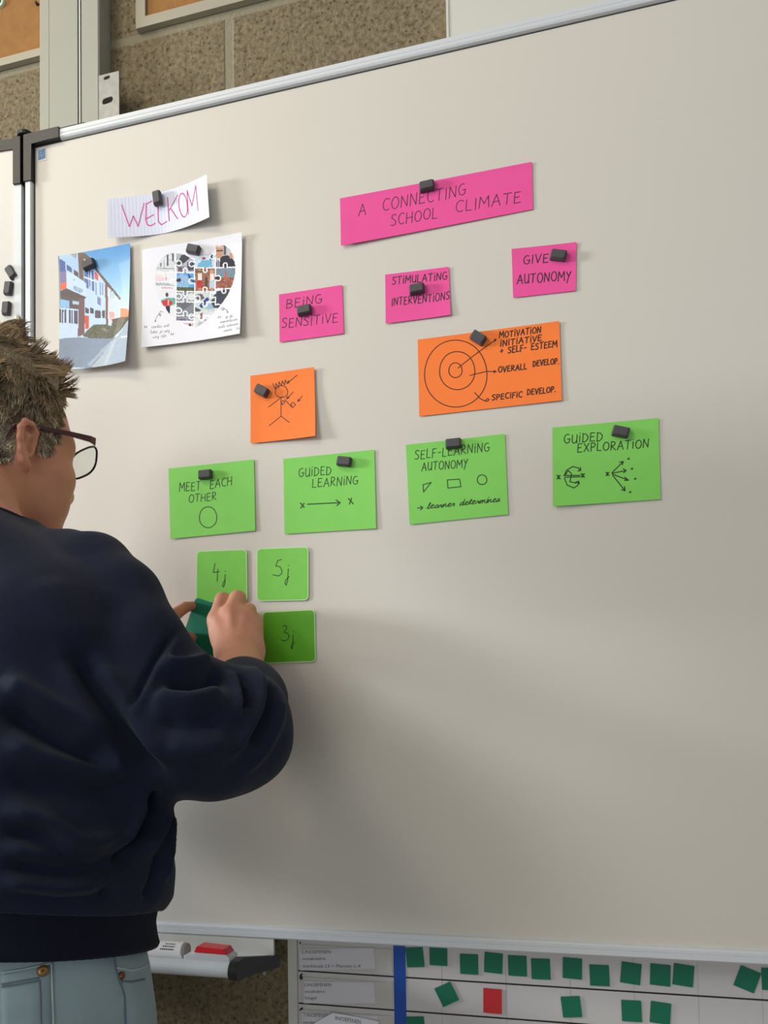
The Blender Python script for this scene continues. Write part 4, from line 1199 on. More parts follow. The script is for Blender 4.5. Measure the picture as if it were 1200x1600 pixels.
def coords(o):
    a = np.empty(len(o.data.vertices) * 3, np.float32); o.data.vertices.foreach_get('co', a)
    return a.reshape(-1, 3).astype(float)
def normals(o):
    a = np.empty(len(o.data.vertices) * 3, np.float32); o.data.vertices.foreach_get('normal', a)
    return a.reshape(-1, 3).astype(float)
def set_coords(o, V):
    o.data.vertices.foreach_set('co', V.astype(np.float32).ravel()); o.data.update()

# ------------------------------------------------------------------ the person: frames
person = empty('person', (.16, -.32, FLOOR), 'person with short hair and glasses in navy sweatshirt and pale jeans placing cards', 'person')
HC = np.array([.136, -.247, 1.521])             # head centre, between the ears
ha = math.radians(19); hp = math.radians(-5)    # head turned a little towards the cards, chin tucked slightly
h_r = np.array([math.cos(ha), -math.sin(ha), 0])
h_f0 = np.array([math.sin(ha), math.cos(ha), 0])
h_f = math.cos(hp) * h_f0 + math.sin(hp) * np.array([0, 0, 1.])
h_u = np.cross(h_r, h_f)
HR = np.stack([h_r, h_f, h_u])                  # rows: right, forward, up
HS = .0098                                      # one head unit is about a centimetre
def hd(x, y, z): return HC + HS * (x * h_r + y * h_f + z * h_u)
def hcone(a, b, ra, rb): return cone(hd(*a), hd(*b), ra * HS, rb * HS)
def hell(c, r): return ell(hd(*c), np.array(r) * HS, HR)

ta = math.radians(12)
T0 = np.array([.165, -.325, 0])
t_r = np.array([math.cos(ta), -math.sin(ta), 0]); t_f = np.array([math.sin(ta), math.cos(ta), 0]); t_u = np.array([0, 0, 1.])
def tp(x, y, z): return T0 + x * t_r + y * t_f + z * t_u

def loft(levels, ex=2.3, tilt=0.0):
    """torso-like solid from levels (z, half width, half depth, shift right, shift forward)"""
    L = np.array(levels, float)
    def f(P):
        z = P[:, 2] + tilt * ((P - T0) @ t_f) * np.clip((1.27 - P[:, 2]) / .2, 0, 1)
        a, b, sx, sy = (np.interp(z, L[:, 0], L[:, i]) for i in range(1, 5))
        q = P - T0
        x = q @ t_r - sx; y = q @ t_f - sy
        e = (np.abs(x / a) ** ex + np.abs(y / b) ** ex) ** (1 / ex)
        d = (e - 1) * np.minimum(a, b)
        dz = np.maximum(L[0, 0] - z, z - L[-1, 0])
        return np.where(dz > 0, np.sqrt(np.maximum(d, 0) ** 2 + dz ** 2), np.maximum(d, dz))
    zc = (L[0, 0] + L[-1, 0]) / 2
    return Prim(f, T0 + np.array([0, 0, zc]), math.hypot((L[-1, 0] - L[0, 0]) / 2, .32))

# joints
SH_R = np.array([.296, -.362, 1.300]); EL_R = W(369, 1137, -.27); WR_R = W(374, 1024, -.100)
SH_L = tp(-.165, .0, 1.33); EL_L = np.array([-.03, -.17, 1.12]); WR_L = np.array([.190, -.085, 1.300])

# ------------------------------------------------------------------ body: one continuous skin surface
skin = mat('skin', srgb(204, 142, 116), .55, noise=(55, .05), bump=(700, .12, .0006), sss=.12)
head = [
    hell((0, -1.2, 4.6), (7.5, 9.4, 8.4)),
    hell((0, 3.0, 1.0), (6.6, 6.2, 8.0)),
    hell((0, 2.6, -4.0), (5.6, 6.0, 6.2)),
    hcone((4.9, .2, -4.2), (2.2, 6.2, -8.6), 1.7, 1.9), hcone((-4.9, .2, -4.2), (-2.2, 6.2, -8.6), 1.7, 1.9),
    hell((0, 6.3, -8.8), (2.7, 2.4, 1.9)),
    hell((4.5, 5.4, -2.2), (2.4, 2.6, 2.5)), hell((-4.5, 5.4, -2.2), (2.4, 2.6, 2.5)),
    hell((3.6, 5.2, -5.4), (2.2, 2.6, 2.2)), hell((-3.6, 5.2, -5.4), (2.2, 2.6, 2.2)),
    hcone((4.6, 6.4, 2.3), (1.0, 8.3, 2.4), 1.0, .9), hcone((-4.6, 6.4, 2.3), (-1.0, 8.3, 2.4), 1.0, .9),
    hcone((0, 8.2, 1.8), (0, 10.2, -2.0), .7, .95), hell((.9, 9.0, -2.4), (.9, .9, .7)), hell((-.9, 9.0, -2.4), (.9, .9, .7)),
    hell((0, 7.4, -5.2), (2.7, 1.6, 1.9)),
]
lips = [hcone((-1.8, 7.6, -5.15), (0, 8.6, -4.9), .35, .5), hcone((1.8, 7.6, -5.15), (0, 8.6, -4.9), .35, .5),
        hcone((-1.6, 7.6, -5.55), (0, 8.5, -5.85), .35, .55), hcone((1.6, 7.6, -5.55), (0, 8.5, -5.85), .35, .55)]
sockets = [hell((3.1, 8.9, .6), (1.7, 1.5, 1.1)), hell((-3.1, 8.9, .6), (1.7, 1.5, 1.1))]
lids = [hell((3.1, 6.9, .5), (1.45, 1.3, 1.15)), hell((-3.1, 6.9, .5), (1.45, 1.3, 1.15))]
neck = [cone(hd(0, -2.6, -3.5), tp(0, -.015, 1.40), .056, .062), cone(tp(0, -.01, 1.43), tp(0, 0, 1.36), .06, .08)]

def ear(s):
    ES = .78
    e = lambda x, y, z: (s * (7.05 + x * .9), y * ES, z * ES - 1.0)
    helix = [e(.1, 1.2, 1.0), e(.7, 1.1, 2.5), e(1.2, .0, 3.2), e(1.6, -1.3, 3.0), e(1.9, -2.1, 1.7), e(1.8, -2.0, .2), e(1.4, -1.4, -1.2), e(1.0, -.6, -2.3), e(.7, .2, -2.9)]
    hx = [hcone(a, b, ra * ES, rb * ES) for a, b, ra, rb in zip(helix, helix[1:], [.33, .36, .42, .46, .46, .44, .46, .58], [.36, .42, .46, .46, .44, .46, .58, .62])]
    back = [hcone(e(.1, -.9, 1.4), e(.1, -.7, -1.0), 1.0, .8), hcone(e(.55, -.6, 1.9), e(.55, -1.2, 0.1), .6, .48)]
    anti = [hcone(e(.75, .2, 1.9), e(1.1, -.95, .9), .25, .27), hcone(e(1.1, -.95, .9), e(.95, -.6, -.9), .27, .27), hcone(e(.95, -.6, -.9), e(.8, .35, -1.3), .28, .28)]
    tragus = [hcone(e(.35, 1.0, .1), e(.65, .75, -.6), .34, .32)]
    concha = [hell(e(1.15, .05, -.15), (.62, .5, .76)), hell(e(.95, -.1, 2.35), (.42, .6, .34))]
    return hx + back + anti + tragus, concha
er, cr = ear(1); el_, cl = ear(-1)

torso_lv = [(.93, .165, .105, .02, 0), (1.0, .165, .11, .02, 0), (1.12, .145, .10, .01, 0), (1.25, .155, .105, 0, 0), (1.33, .16, .095, 0, 0), (1.385, .12, .075, 0, 0), (1.41, .07, .06, 0, 0)]
torso = [loft(torso_lv)]
arms = chain([SH_R, EL_R, WR_R], [.052, .040, .027]) + chain([SH_L, EL_L, WR_L], [.052, .040, .027])

# right hand, back of the hand to the camera, knuckles up, fingers bent onto the card at the board
def w3(px, py, y): return W(px, py, y)
WRH = w3(374, 1016, -.098)
palm_R = [cone(WR_R, WRH, .027, .026)]
mcp = [w3(340, 968, -.083), w3(361, 960, -.088), w3(381, 966, -.085), w3(396, 980, -.077)]
wr4 = [w3(358, 1012, -.098), w3(368, 1010, -.101), w3(380, 1010, -.099), w3(391, 1012, -.094)]
palm_R += [cone(a, b, r0, r1) for a, b, r0, r1 in zip(wr4, mcp, (.019, .019, .019, .017), (.0125, .0125, .0115, .0105))]
palm_R += [cone(w3(352, 1000, -.086), w3(341, 978, -.070), .016, .013), ell(w3(370, 990, -.082), (.030, .014, .034))]
def finger(a, b, c, d, r):
    return chain([a, b, c, d], r)
fing_R = [
    finger(mcp[0], w3(348.5, 938, -.062), w3(352, 945, -.036), w3(353, 957, -.016), [.0120, .0112, .0092, .0078]),
    finger(mcp[1], w3(371.5, 935.5, -.064), w3(371, 943, -.036), w3(367, 956, -.015), [.0120, .0115, .0094, .0080]),
    finger(mcp[2], w3(389, 953.5, -.064), w3(386, 955, -.038), w3(379, 966, -.018), [.0112, .0098, .0088, .0076]),
    finger(mcp[3], w3(401, 968.5, -.060), w3(397, 970, -.038), w3(389, 977, -.022), [.0102, .0085, .0076, .0068]),
]
thumb_R = chain([w3(356, 1004, -.088), w3(341, 988, -.060), w3(338, 972, -.038), w3(342, 960, -.020)], [.0150, .0125, .0105, .0085])
tendons = [cone(w3(365, 1004, -.1180), w3(361, 960, -.0995), .0034, .0042), cone(w3(354, 1002, -.1140), w3(340, 968, -.0945), .0032, .0042), cone(w3(378, 1002, -.1165), w3(381, 966, -.0955), .0032, .0040), cone(w3(389, 1004, -.1100), w3(396, 980, -.0870), .0030, .0038)]

# left hand behind the sleeve, forefinger and thumb on the card's edge
palm_L = [cone(WR_L, w3(248, 990, -.060), .026, .022), cone(w3(248, 982, -.062), w3(262, 974, -.050), .018, .0125), ell(w3(254, 996, -.056), (.026, .016, .030))]
fing_L = [
    finger(w3(262, 970, -.050), w3(276, 958, -.036), w3(290, 948.5, -.018), w3(302, 946.5, -.0072), [.0110, .0088, .0078, .0064]),
    finger(w3(259, 986, -.044), w3(273, 990, -.028), w3(287, 994, -.017), w3(297, 998, -.0085), [.0110, .0090, .0080, .0068]),
    finger(w3(257, 998, -.042), w3(271, 1003, -.026), w3(284, 1007, -.016), w3(292, 1012, -.0085), [.0108, .0088, .0078, .0066]),
    finger(w3(255, 1010, -.042), w3(267, 1016, -.030), w3(278, 1020, -.019), w3(285, 1025, -.0085), [.0096, .0080, .0070, .0062]),
]
thumb_L = chain([w3(254, 994, -.066), w3(267, 996, -.058), w3(284, 996, -.044), w3(298, 996, -.026)], [.0135, .0112, .0095, .0080])

skin_groups = [(.02, .02, head, 1), (.006, .006, lips, 1), (.008, .004, sockets, -1), (.004, .002, lids, 1), (.012, .004, er + el_, 1), (.003, .003, cr + cl, -1),
               (.025, .02, neck, 1), (.03, .02, torso, 1), (.03, .02, arms, 1),
               (.012, .012, palm_R, 1), (.006, .004, tendons, 1), (.006, .0012, [p for f_ in fing_R for p in f_], 1), (.006, .002, thumb_R, 1),
               (.012, .012, palm_L, 1), (.006, .0012, [p for f_ in fing_L for p in f_], 1), (.006, .002, thumb_L, 1)]
body = build_sdf(skin_groups, (-.12, -.47, .92), (.52, .0, 1.70), .0021, 'body', skin, person, smooth_it=2)

# ------------------------------------------------------------------ sweatshirt
navy = mat('navy_sweatshirt', srgb(30, 35, 54), .9, noise=(30, .06), bump=(900, .18, .0006), sheen=.06, spec=.15)
rib = mat('navy_rib', srgb(22, 25, 40), .9, noise=(30, .06), bump=(500, .3, .0006), sheen=.05, spec=.15)
TILT = .19
sw_lv = [(1.022, .194, .146, .045, -.01), (1.036, .203, .158, .045, -.012), (1.065, .208, .163, .04, -.01), (1.15, .212, .155, .03, -.005), (1.22, .208, .145, .022, 0), (1.28, .200, .13, .01, 0), (1.325, .178, .11, 0, 0), (1.362, .140, .090, 0, 0), (1.400, .096, .080, 0, -.005), (1.417, .080, .076, 0, -.005)]
shirt = [loft(sw_lv, 2.2, TILT)]
shoulder = [cone(tp(.07, -.02, 1.342), SH_R + np.array([0, 0, -.005]), .048, .064), cone(tp(-.07, -.02, 1.342), SH_L + np.array([0, 0, -.02]), .048, .064)]
MID_R = (SH_R + EL_R) / 2
sleeve_R = [cone(SH_R + np.array([-.005, 0, -.034]), MID_R + np.array([.0, -.0, -.027]), .070, .069), cone(MID_R + np.array([0, 0, -.027]), EL_R + np.array([-.004, 0, 0]), .069, .055),
            cone(EL_R, W(384, 1100, -.20), .054, .044), cone(W(384, 1100, -.20), W(374, 1062, -.146), .043, .031),
            cone(W(330, 1165, -.31), W(368, 1168, -.28), .048, .042), cone(W(290, 1150, -.34), W(330, 1165, -.31), .055, .048)]
sleeve_L = [cone(SH_L, EL_L, .078, .062), cone(EL_L, WR_L + np.array([-.03, -.005, -.02]), .060, .036)]
deltoid = chain([W(62, 886, -.295), W(110, 884, -.30), W(150, 890, -.31), W(190, 932, -.32), W(220, 985, -.33)], [.033, .035, .036, .037, .034])
sw_groups = [(.03, .02, shirt, 1), (.03, .03, shoulder, 1), (.02, .015, deltoid, 1), (.035, .025, sleeve_R, 1), (.04, .03, sleeve_L, 1)]
shirt_o = build_sdf(sw_groups, (-.16, -.56, .99), (.60, -.04, 1.47), .0038, 'sweatshirt', navy, person, smooth_it=3)

# ------------------------------------------------------------------ folds of the sweatshirt
def bvh_of(o):
    return BVHTree.FromPolygons([tuple(v) for v in coords(o)], [tuple(p.vertices) for p in o.data.polygons])
def cast(bvh, px, py):
    d = FW + RT * ((px - CX) / FPX) - UP * ((py - CY) / FPX)
    h = bvh.ray_cast(Vector(CAM), Vector(d).normalized())
    return (np.array(h[0]), np.array(h[1])) if h[0] is not None else (None, None)
def cast_line(bvh, pts, step=9):
    pts = np.asarray(pts, float)
    d = np.r_[0, np.cumsum(np.linalg.norm(np.diff(pts, axis=0), axis=1))]
    # smooth the polyline a little
    t = np.linspace(0, d[-1], max(3, int(d[-1] / step)))
    q = np.c_[np.interp(t, d, pts[:, 0]), np.interp(t, d, pts[:, 1])]
    for _ in range(2): q[1:-1] = (q[:-2] + 2 * q[1:-1] + q[2:]) / 4
    out = [cast(bvh, *p)[0] for p in q]
    return np.array([p for p in out if p is not None])

FOLDS = [  # (pixel polyline on the photograph's sleeve and back, height in mm (+ ridge, - valley), width in mm)
    ([(276, 982), (250, 1020), (226, 1062), (206, 1112)], -3.0, 3.2),
    ([(282, 992), (260, 1026), (238, 1064), (218, 1112)], 2.2, 5),
    ([(250, 1042), (300, 1043), (336, 1026)], 6, 10), ([(258, 1064), (318, 1066), (352, 1048)], -8, 10), ([(240, 1092), (296, 1100), (350, 1082)], 6, 11),
    ([(244, 1124), (300, 1136), (352, 1120)], -5, 13), ([(262, 1158), (310, 1172), (360, 1160)], 3.5, 14),
    ([(354, 1048), (367, 1070), (371, 1100), (362, 1126)], 4.5, 7), ([(370, 1054), (382, 1078), (384, 1108)], -4.5, 7), ([(394, 1046), (408, 1070), (404, 1106), (380, 1150), (350, 1186)], 4.5, 8),
    ([(408, 1050), (424, 1078), (420, 1120), (392, 1168)], -4.5, 8), ([(432, 1080), (436, 1122), (414, 1170), (380, 1206)], 3.5, 9),
    ([(118, 1010), (150, 1074), (206, 1162), (250, 1218)], -9, 13), ([(140, 1020), (176, 1080), (228, 1152), (262, 1200)], 6, 13), ([(96, 1030), (128, 1092), (180, 1170), (214, 1216)], 4, 12),
    ([(0, 1058), (52, 1090), (112, 1122), (158, 1166)], 7, 13), ([(0, 1100), (60, 1134), (132, 1176), (176, 1206)], -8, 13), ([(0, 1156), (60, 1184), (150, 1206), (200, 1204)], 6, 13),
    ([(0, 1204), (70, 1226), (150, 1240), (206, 1226)], -5, 14), ([(244, 1236), (226, 1288), (202, 1330), (186, 1356)], -7, 8), ([(262, 1244), (250, 1292), (226, 1332)], 5, 8), ([(228, 1234), (206, 1284), (180, 1326)], 5, 8),
    ([(0, 1262), (72, 1282), (112, 1316), (140, 1320), (188, 1300)], 7, 10), ([(0, 1294), (70, 1308), (110, 1338), (170, 1326)], -5, 9), ([(0, 1322), (80, 1338), (168, 1344)], 4.5, 9),
    ([(0, 1348), (80, 1364), (160, 1352), (198, 1336)], -6, 9), ([(0, 1374), (90, 1388), (164, 1384)], 5, 9), ([(0, 1400), (100, 1408), (200, 1398)], -3.5, 9), ([(168, 1384), (172, 1410)], -2, 5),
    ([(268, 1262), (262, 1320), (250, 1380)], 4, 9), ([(252, 1330), (240, 1390), (226, 1410)], -4, 9),
    ([(60, 900), (100, 960), (140, 1010)], 2, 22), ([(190, 930), (170, 1000), (180, 1060)], -2, 18),
]
V = coords(shirt_o); Nn = normals(shirt_o)
bv = bvh_of(shirt_o)
disp = np.zeros(len(V))
lit = (Nn @ (-FW)) > -.6
for pts, amp, wd in FOLDS:
    L = cast_line(bv, pts)
    if len(L) < 2: continue
    lo_, hi_ = L.min(0) - .05, L.max(0) + .05
    k = np.where(((V > lo_) & (V < hi_)).all(1) & lit)[0]
    best = np.full(len(k), 9.); tt = np.zeros(len(k))
    for i, (a, b) in enumerate(zip(L, L[1:])):
        d = b - a; q = V[k] - a
        t = np.clip((q @ d) / max(d @ d, 1e-12), 0, 1)
        ds = np.linalg.norm(q - t[:, None] * d, axis=1)
        m_ = ds < best
        best[m_] = ds[m_]; tt[m_] = (i + t[m_]) / (len(L) - 1)
    fade = np.minimum(1, np.minimum(tt, 1 - tt) * 5 + .15)
    disp[k] += 2.3 * amp * .001 * np.exp(-(best / (wd * .00085)) ** 2) * fade
# fine cloth unevenness all over
ph = rng.uniform(0, 6.28, (14, 3)); fr = rng.normal(0, 38, (14, 3))
for p_, f_ in zip(ph, fr):
    disp += .00055 * np.sin(V @ f_ + p_[0])
set_coords(shirt_o, V + Nn * disp[:, None])

# ribbed waistband, neckband and cuffs
def ribbed(name, levels, n=150, amp=.0006, ex=2.2, thick=.006, parent=None):
    """band following torso levels with fine vertical ribs"""
    bm = bmesh.new()
    zs = np.linspace(levels[0][0], levels[-1][0], 14)
    L = np.array(levels)
    rows = []
    for inner in (0, 1):
        for z_ in (zs if not inner else zs[::-1]):
            a, b, sx, sy = (np.interp(z_, L[:, 0], L[:, i]) for i in range(1, 5))
            row = []
            for k in range(n * 2):
                th = math.pi * k / n
                c_, s_ = math.cos(th), math.sin(th)
                rr = (abs(c_ / a) ** ex + abs(s_ / b) ** ex) ** (-1 / ex) + (amp if k % 2 else -amp) - inner * thick
                edge = min(z_ - zs[0], zs[-1] - z_)
                if not inner: rr -= .003 * max(0, 1 - edge / .004)
                row.append(bm.verts.new(tuple(tp(sx + rr * c_, sy + rr * s_, z_ - TILT * (sy + rr * s_) + .0015 * math.sin(2 * th + .5)))))
            rows.append(row)
    for p, q in zip(rows, rows[1:] + rows[:1]):
        m_ = len(p)
        for k in range(m_): bm.faces.new((p[k], p[(k + 1) % m_], q[(k + 1) % m_], q[k]))
    return bm_obj(name, bm, rib, parent, smooth=True)
ribbed('waistband', [(.985, .189, .146, .046, -.012), (.996, .186, .143, .046, -.012), (1.010, .185, .142, .045, -.012), (1.024, .188, .144, .045, -.012), (1.036, .191, .147, .045, -.012)], parent=shirt_o)
bm = bmesh.new()
ring = []
for k in range(49):
    th = 2 * math.pi * k / 48
    x_, y_ = .079 * math.cos(th), -.004 + .076 * math.sin(th)
    ring.append(tp(x_, y_, 1.416 - .10 * y_ - .1 * abs(x_)))
tube(bm, ring, .0075, 10, cap=False)
bm_obj('neckband', bm, rib, shirt_o, smooth=True)
def cuff(name, a, b, ra, rb):
    bm = bmesh.new()
    a, b = np.array(a), np.array(b)
    ts = [0, .1, .5, .9, 1.0, 1.0]
    rs = [ra, ra + .001, (ra + rb) / 2 + .0005, rb + .0008, rb - .001, rb - .004]
    tube(bm, [a + (b - a) * (t + .0001 * i) for i, t in enumerate(ts)], rs, 40, cap=True)
    return bm_obj(name, bm, rib, shirt_o, smooth=True)
cuff('cuff', W(374.5, 1072, -.153), W(374, 1041, -.122), .0325, .0290)
cuff('cuff', EL_L + (WR_L - EL_L) * .78, EL_L + (WR_L - EL_L) * .92, .038, .033)

# ------------------------------------------------------------------ jeans and shoes
denim = mat('pale_denim', srgb(146, 166, 172), .85, noise=(26, .05), bump=(1100, .22, .0005))
denim_d = mat('pale_denim_pocket', srgb(138, 158, 165), .85, noise=(40, .06), bump=(1100, .22, .0005))
thread = mat('pale_stitching', srgb(172, 190, 190), .8)
thread_d = mat('dark_seam_thread', srgb(96, 112, 122), .8)  # darker thread for the inner stitching and side seam
brass = mat('brass_rivet', srgb(150, 122, 78), .4, metal=.7)
copper = mat('copper_rivet', srgb(132, 84, 62), .4, metal=.7)
hips = [loft([(.80, .185, .135, .045, -.012), (.86, .192, .142, .046, -.016), (.92, .190, .142, .046, -.016), (.97, .180, .134, .046, -.012), (1.0, .172, .128, .046, -.012)], 2.2, TILT)]
def leg(s):
    hx = tp(.046 + s * .092, -.012, .83)
    return chain([hx, hx + np.array([s * .004, .005, -.38]), hx + np.array([s * .006, -.012, -.765])], [.098, .068, .058])
je = build_sdf([(.03, .02, hips, 1), (.025, .02, leg(1), 1), (.02, .02, leg(-1), 1)], (-.14, -.58, .03), (.50, -.05, 1.02), .006, 'jeans', denim, person, smooth_it=3)
bj = bvh_of(je)
# soft creases of the denim
V = coords(je); Nn = normals(je); disp = np.zeros(len(V))
for pts, amp, wd in (([(176, 1490), (182, 1520), (196, 1560), (198, 1600)], -1.6, 4), ([(120, 1560), (180, 1540), (230, 1560)], 2, 12), ([(90, 1590), (150, 1575), (190, 1590)], -2, 12), ([(200, 1570), (236, 1580)], 2.5, 9), ([(0, 1570), (50, 1566)], 1.5, 8)):
    L = cast_line(bj, pts)
    if len(L) < 2: continue
    dd = np.min([np.linalg.norm(V - p, axis=1) for p in L], axis=0)
    disp += amp * .001 * np.exp(-(dd / (wd * .001)) ** 2)
set_coords(je, V + Nn * disp[:, None])
bj = bvh_of(je)
def patch(name, quadpx, nx, ny, off, material, parent):
    """cloth patch lying on the jeans, quad given in picture coordinates"""
    Hq = quad_h([(0, 0), (1, 0), (1, 1), (0, 1)], quadpx)
    P = []
    for j in range(ny + 1):
        for i in range(nx + 1):
            q = happly(Hq, (i / nx, j / ny))[0]
            h, n_ = cast(bj, *q)
            if h is None: return None
            e = 1 if 0 < i < nx and 0 < j < ny else 0.0
            P.append(h + n_ * (off * e + .0001))
    F = [(j * (nx + 1) + i, (j + 1) * (nx + 1) + i, (j + 1) * (nx + 1) + i + 1, j * (nx + 1) + i + 1) for j in range(ny) for i in range(nx)]
    return raw(name, P, F, material, parent, smooth=True)
def stitch(name, lines, r, material, parent, off=.0012, dash=None):
    bm = bmesh.new()
    for ln in lines:
        ln = np.asarray(ln, float)
        d = np.r_[0, np.cumsum(np.linalg.norm(np.diff(ln, axis=0), axis=1))]
        t = np.linspace(0, d[-1], max(3, int(d[-1] / 3)))
        pts = []
        for p in np.c_[np.interp(t, d, ln[:, 0]), np.interp(t, d, ln[:, 1])]:
            h, n_ = cast(bj, *p)
            if h is not None: pts.append(h + n_ * off)
        if len(pts) > 2: tube(bm, pts, r, 6)
    return bm_obj(name, bm, material, parent, smooth=True)
def rivet(px, py, r, material, parent, off=.0016):
    h, n_ = cast(bj, px, py)
    bm = bmesh.new()
    tube(bm, [h + n_ * o_ for o_ in (0, off, off + .0012, off + .0018, off + .0014)], [r, r, r * .85, r * .45, r * .2], 18)
    return bm_obj('rivet', bm, material, parent, smooth=True)
pk = patch('back_pocket', [(2, 1521), (79, 1505.5), (82, 1640), (4, 1640)], 14, 18, .0016, denim_d, je)
stitch('stitching', [[(2, 1520), (40, 1514), (79, 1505)], [(79, 1506), (81, 1560), (83, 1640)]], .0007, thread, pk, .0022)
stitch('stitching', [[(2, 1542), (30, 1538), (62, 1532)], [(61, 1532), (62, 1580), (64, 1640)], [(2, 1538), (60, 1528)]], .0007, thread_d, pk, .0021)
rivet(66, 1517, .0048, brass, pk, .003)
stitch('side_seam', [[(176, 1484), (181, 1516), (194, 1556), (197, 1640)]], .0010, thread_d, je, .0002)
fp = stitch('front_pocket_edge', [[(182, 1512), (204, 1517), (222, 1513), (235, 1503), (241, 1492)]], .0012, thread, je, .0002)
stitch('stitching', [[(190, 1533), (206, 1534), (226, 1530)]], .0008, thread_d, fp, .0004)
rivet(189.5, 1524.5, .0036, copper, fp, .001)
for s_ in (1, -1):
    hx = tp(.046 + s_ * .092, -.012, .83) + np.array([s_ * .006, -.012, -.83])
    bm = bmesh.new()
    out = []
    for a, b in ((-.040, -.075), (-.044, -.03), (-.040, .05), (-.047, .12), (-.036, .172), (0, .192), (.036, .172), (.046, .12), (.038, .05), (.044, -.03), (.040, -.075), (0, -.092)):
        out.append((hx[0] + a, hx[1] + b))
    prism(bm, out, .002, .026, 'z')
    sh = bm_obj('shoe', bm, mat('shoe_sole', srgb(226, 224, 218), .6), person, bevel=.004)
    g_ = [cone(hx + np.array([0, -.045, .07]), hx + np.array([0, -.035, .035]), .042, .042), cone(hx + np.array([0, -.03, .06]), hx + np.array([0, .14, .034]), .044, .030), ell(hx + np.array([0, .12, .026]), (.043, .062, .034))]
    build_sdf([(.02, .02, g_, 1)], hx + np.array([-.07, -.13, .02]), hx + np.array([.07, .24, .13]), .005, 'upper', mat('shoe_upper', srgb(60, 62, 68), .7), sh, smooth_it=2)

# ------------------------------------------------------------------ hair
def loc(P):
    q = (np.asarray(P, float) - HC) @ HR.T / HS
    return q
BV, BN = coords(body), normals(body)
q = loc(BV)
x_, y_, z_ = q[:, 0], q[:, 1], q[:, 2]
def hairmask(q):
    x, y, z = q[:, 0], q[:, 1], q[:, 2]
    ax_ = np.abs(x)
    top = (z > 8.2 + .06 * (7.5 - ax_)) & (y < 8.2) | (z > 10)
    temple = (z > 1.5) & (y < 4.8 + .25 * np.sin(z * 1.7)) & (ax_ > 3)
    side = (z > 1.2) & (y < 4.6)
    burn = (z > -1.0) & (y > 1.5) & (y < 4.1 - .25 * (1.5 - z)) & (ax_ > 4)
    backh = (z > -4.6 + .5 * np.maximum(y + 3.5, 0)) & (y < -1.2)
    return (top | temple | side | burn | backh) & (z > -6) & (y < 8.6)
ears_zone = (np.abs(x_) > 7.75) & (z_ < 2.4) | (np.abs(x_) > 6.9) & (y_ > -.9) & (y_ < 1.3) & (z_ < 1.3) & (z_ > -4.5)
hm = hairmask(q) & ~ears_zone & (np.linalg.norm(q - np.array([0, -1, 4]), axis=1) < 13)
# scalp cap: the hair's underlayer
pols = np.array([tuple(p.vertices) for p in body.data.polygons])
fm = hm[pols].all(1)
vid = np.unique(pols[fm]); remap = -np.ones(len(BV), int); remap[vid] = np.arange(len(vid))
# distance to the hairline, in steps, to thin the edge
edge = np.zeros(len(BV)); cnt = hm.astype(float)
for _ in range(14):
    acc = np.ones(len(BV)); 
    np.minimum.at(acc, pols.ravel(), np.repeat(cnt[pols].min(1), 4))
    cnt = np.minimum(cnt, acc); edge += cnt
edge /= 14
ql = q[vid]
nz = sum(np.sin(ql @ f_ + p_) for f_, p_ in zip(rng.normal(0, 1.1, (8, 3)), rng.uniform(0, 6, 8))) / 8
thick = (.18 + .95 * np.clip((ql[:, 2] - 6) / 5, 0, 1) + .25 * np.clip((-ql[:, 1]) / 8, 0, 1) + 1.5 * np.clip((ql[:, 1] - 1) / 4, 0, 1) * np.clip((ql[:, 2] - 8.2) / 1.5, 0, 1) + .45 * nz * np.clip((ql[:, 2] - 3) / 5, .15, 1)) * np.clip(edge[vid] * 1.2, .12, 1)
HVt = BV[vid] + BN[vid] * (np.maximum(thick, .1) * HS)[:, None]
capF = remap[pols[fm]]
HV = [HVt]; HF = [capF]; HCc = [np.tile([136, 121, 98], (len(capF), 1)) * (1 + .12 * rng.normal(size=(len(capF), 1)))]
# clumped locks
tri = pols[fm]
area_w = np.linalg.norm(np.cross(BV[tri[:, 1]] - BV[tri[:, 0]], BV[tri[:, 2]] - BV[tri[:, 0]]), axis=1)
cen = BV[tri].mean(1); cn = BN[tri].mean(1); cn /= np.linalg.norm(cn, axis=1)[:, None]
cq = loc(cen)
wgt = area_w * np.where(cq[:, 0] < -3, .35, 1.0)
NC, NS = 760, 15
ci = rng.choice(len(tri), NC, p=wgt / wgt.sum())
tris_v, tris_f, tris_c = [], [], []
base = len(HVt)
def flow(c, n):
    """combing direction on the head in local axes"""
    x, y, z = c
    if z > 8.6:
        fr = min(max((y - 1) / 4, 0), 1)
        d = np.array([.05 * x + .35 * math.sin(1.5 * y + 1.2 * x), .8 - .15 * fr, .38 + .3 * math.sin(1.3 * y + .9 * x) + .42 * fr])
        return d / np.linalg.norm(d), 2.9 + .5 * math.sin(1.1 * x + .8 * y) + .5 * fr, -1
    elif z > 3.5:
        d = np.array([0, -.15 + .3 * (y > 2), -.65]); ln = 1.6; lift = .24
    else:
        d = np.array([0, -.45 if y < 0 else -.1, -1.0]); ln = 1.0 if y < 0 else .7; lift = .12
    d = d / np.linalg.norm(d)
    return d, ln, lift
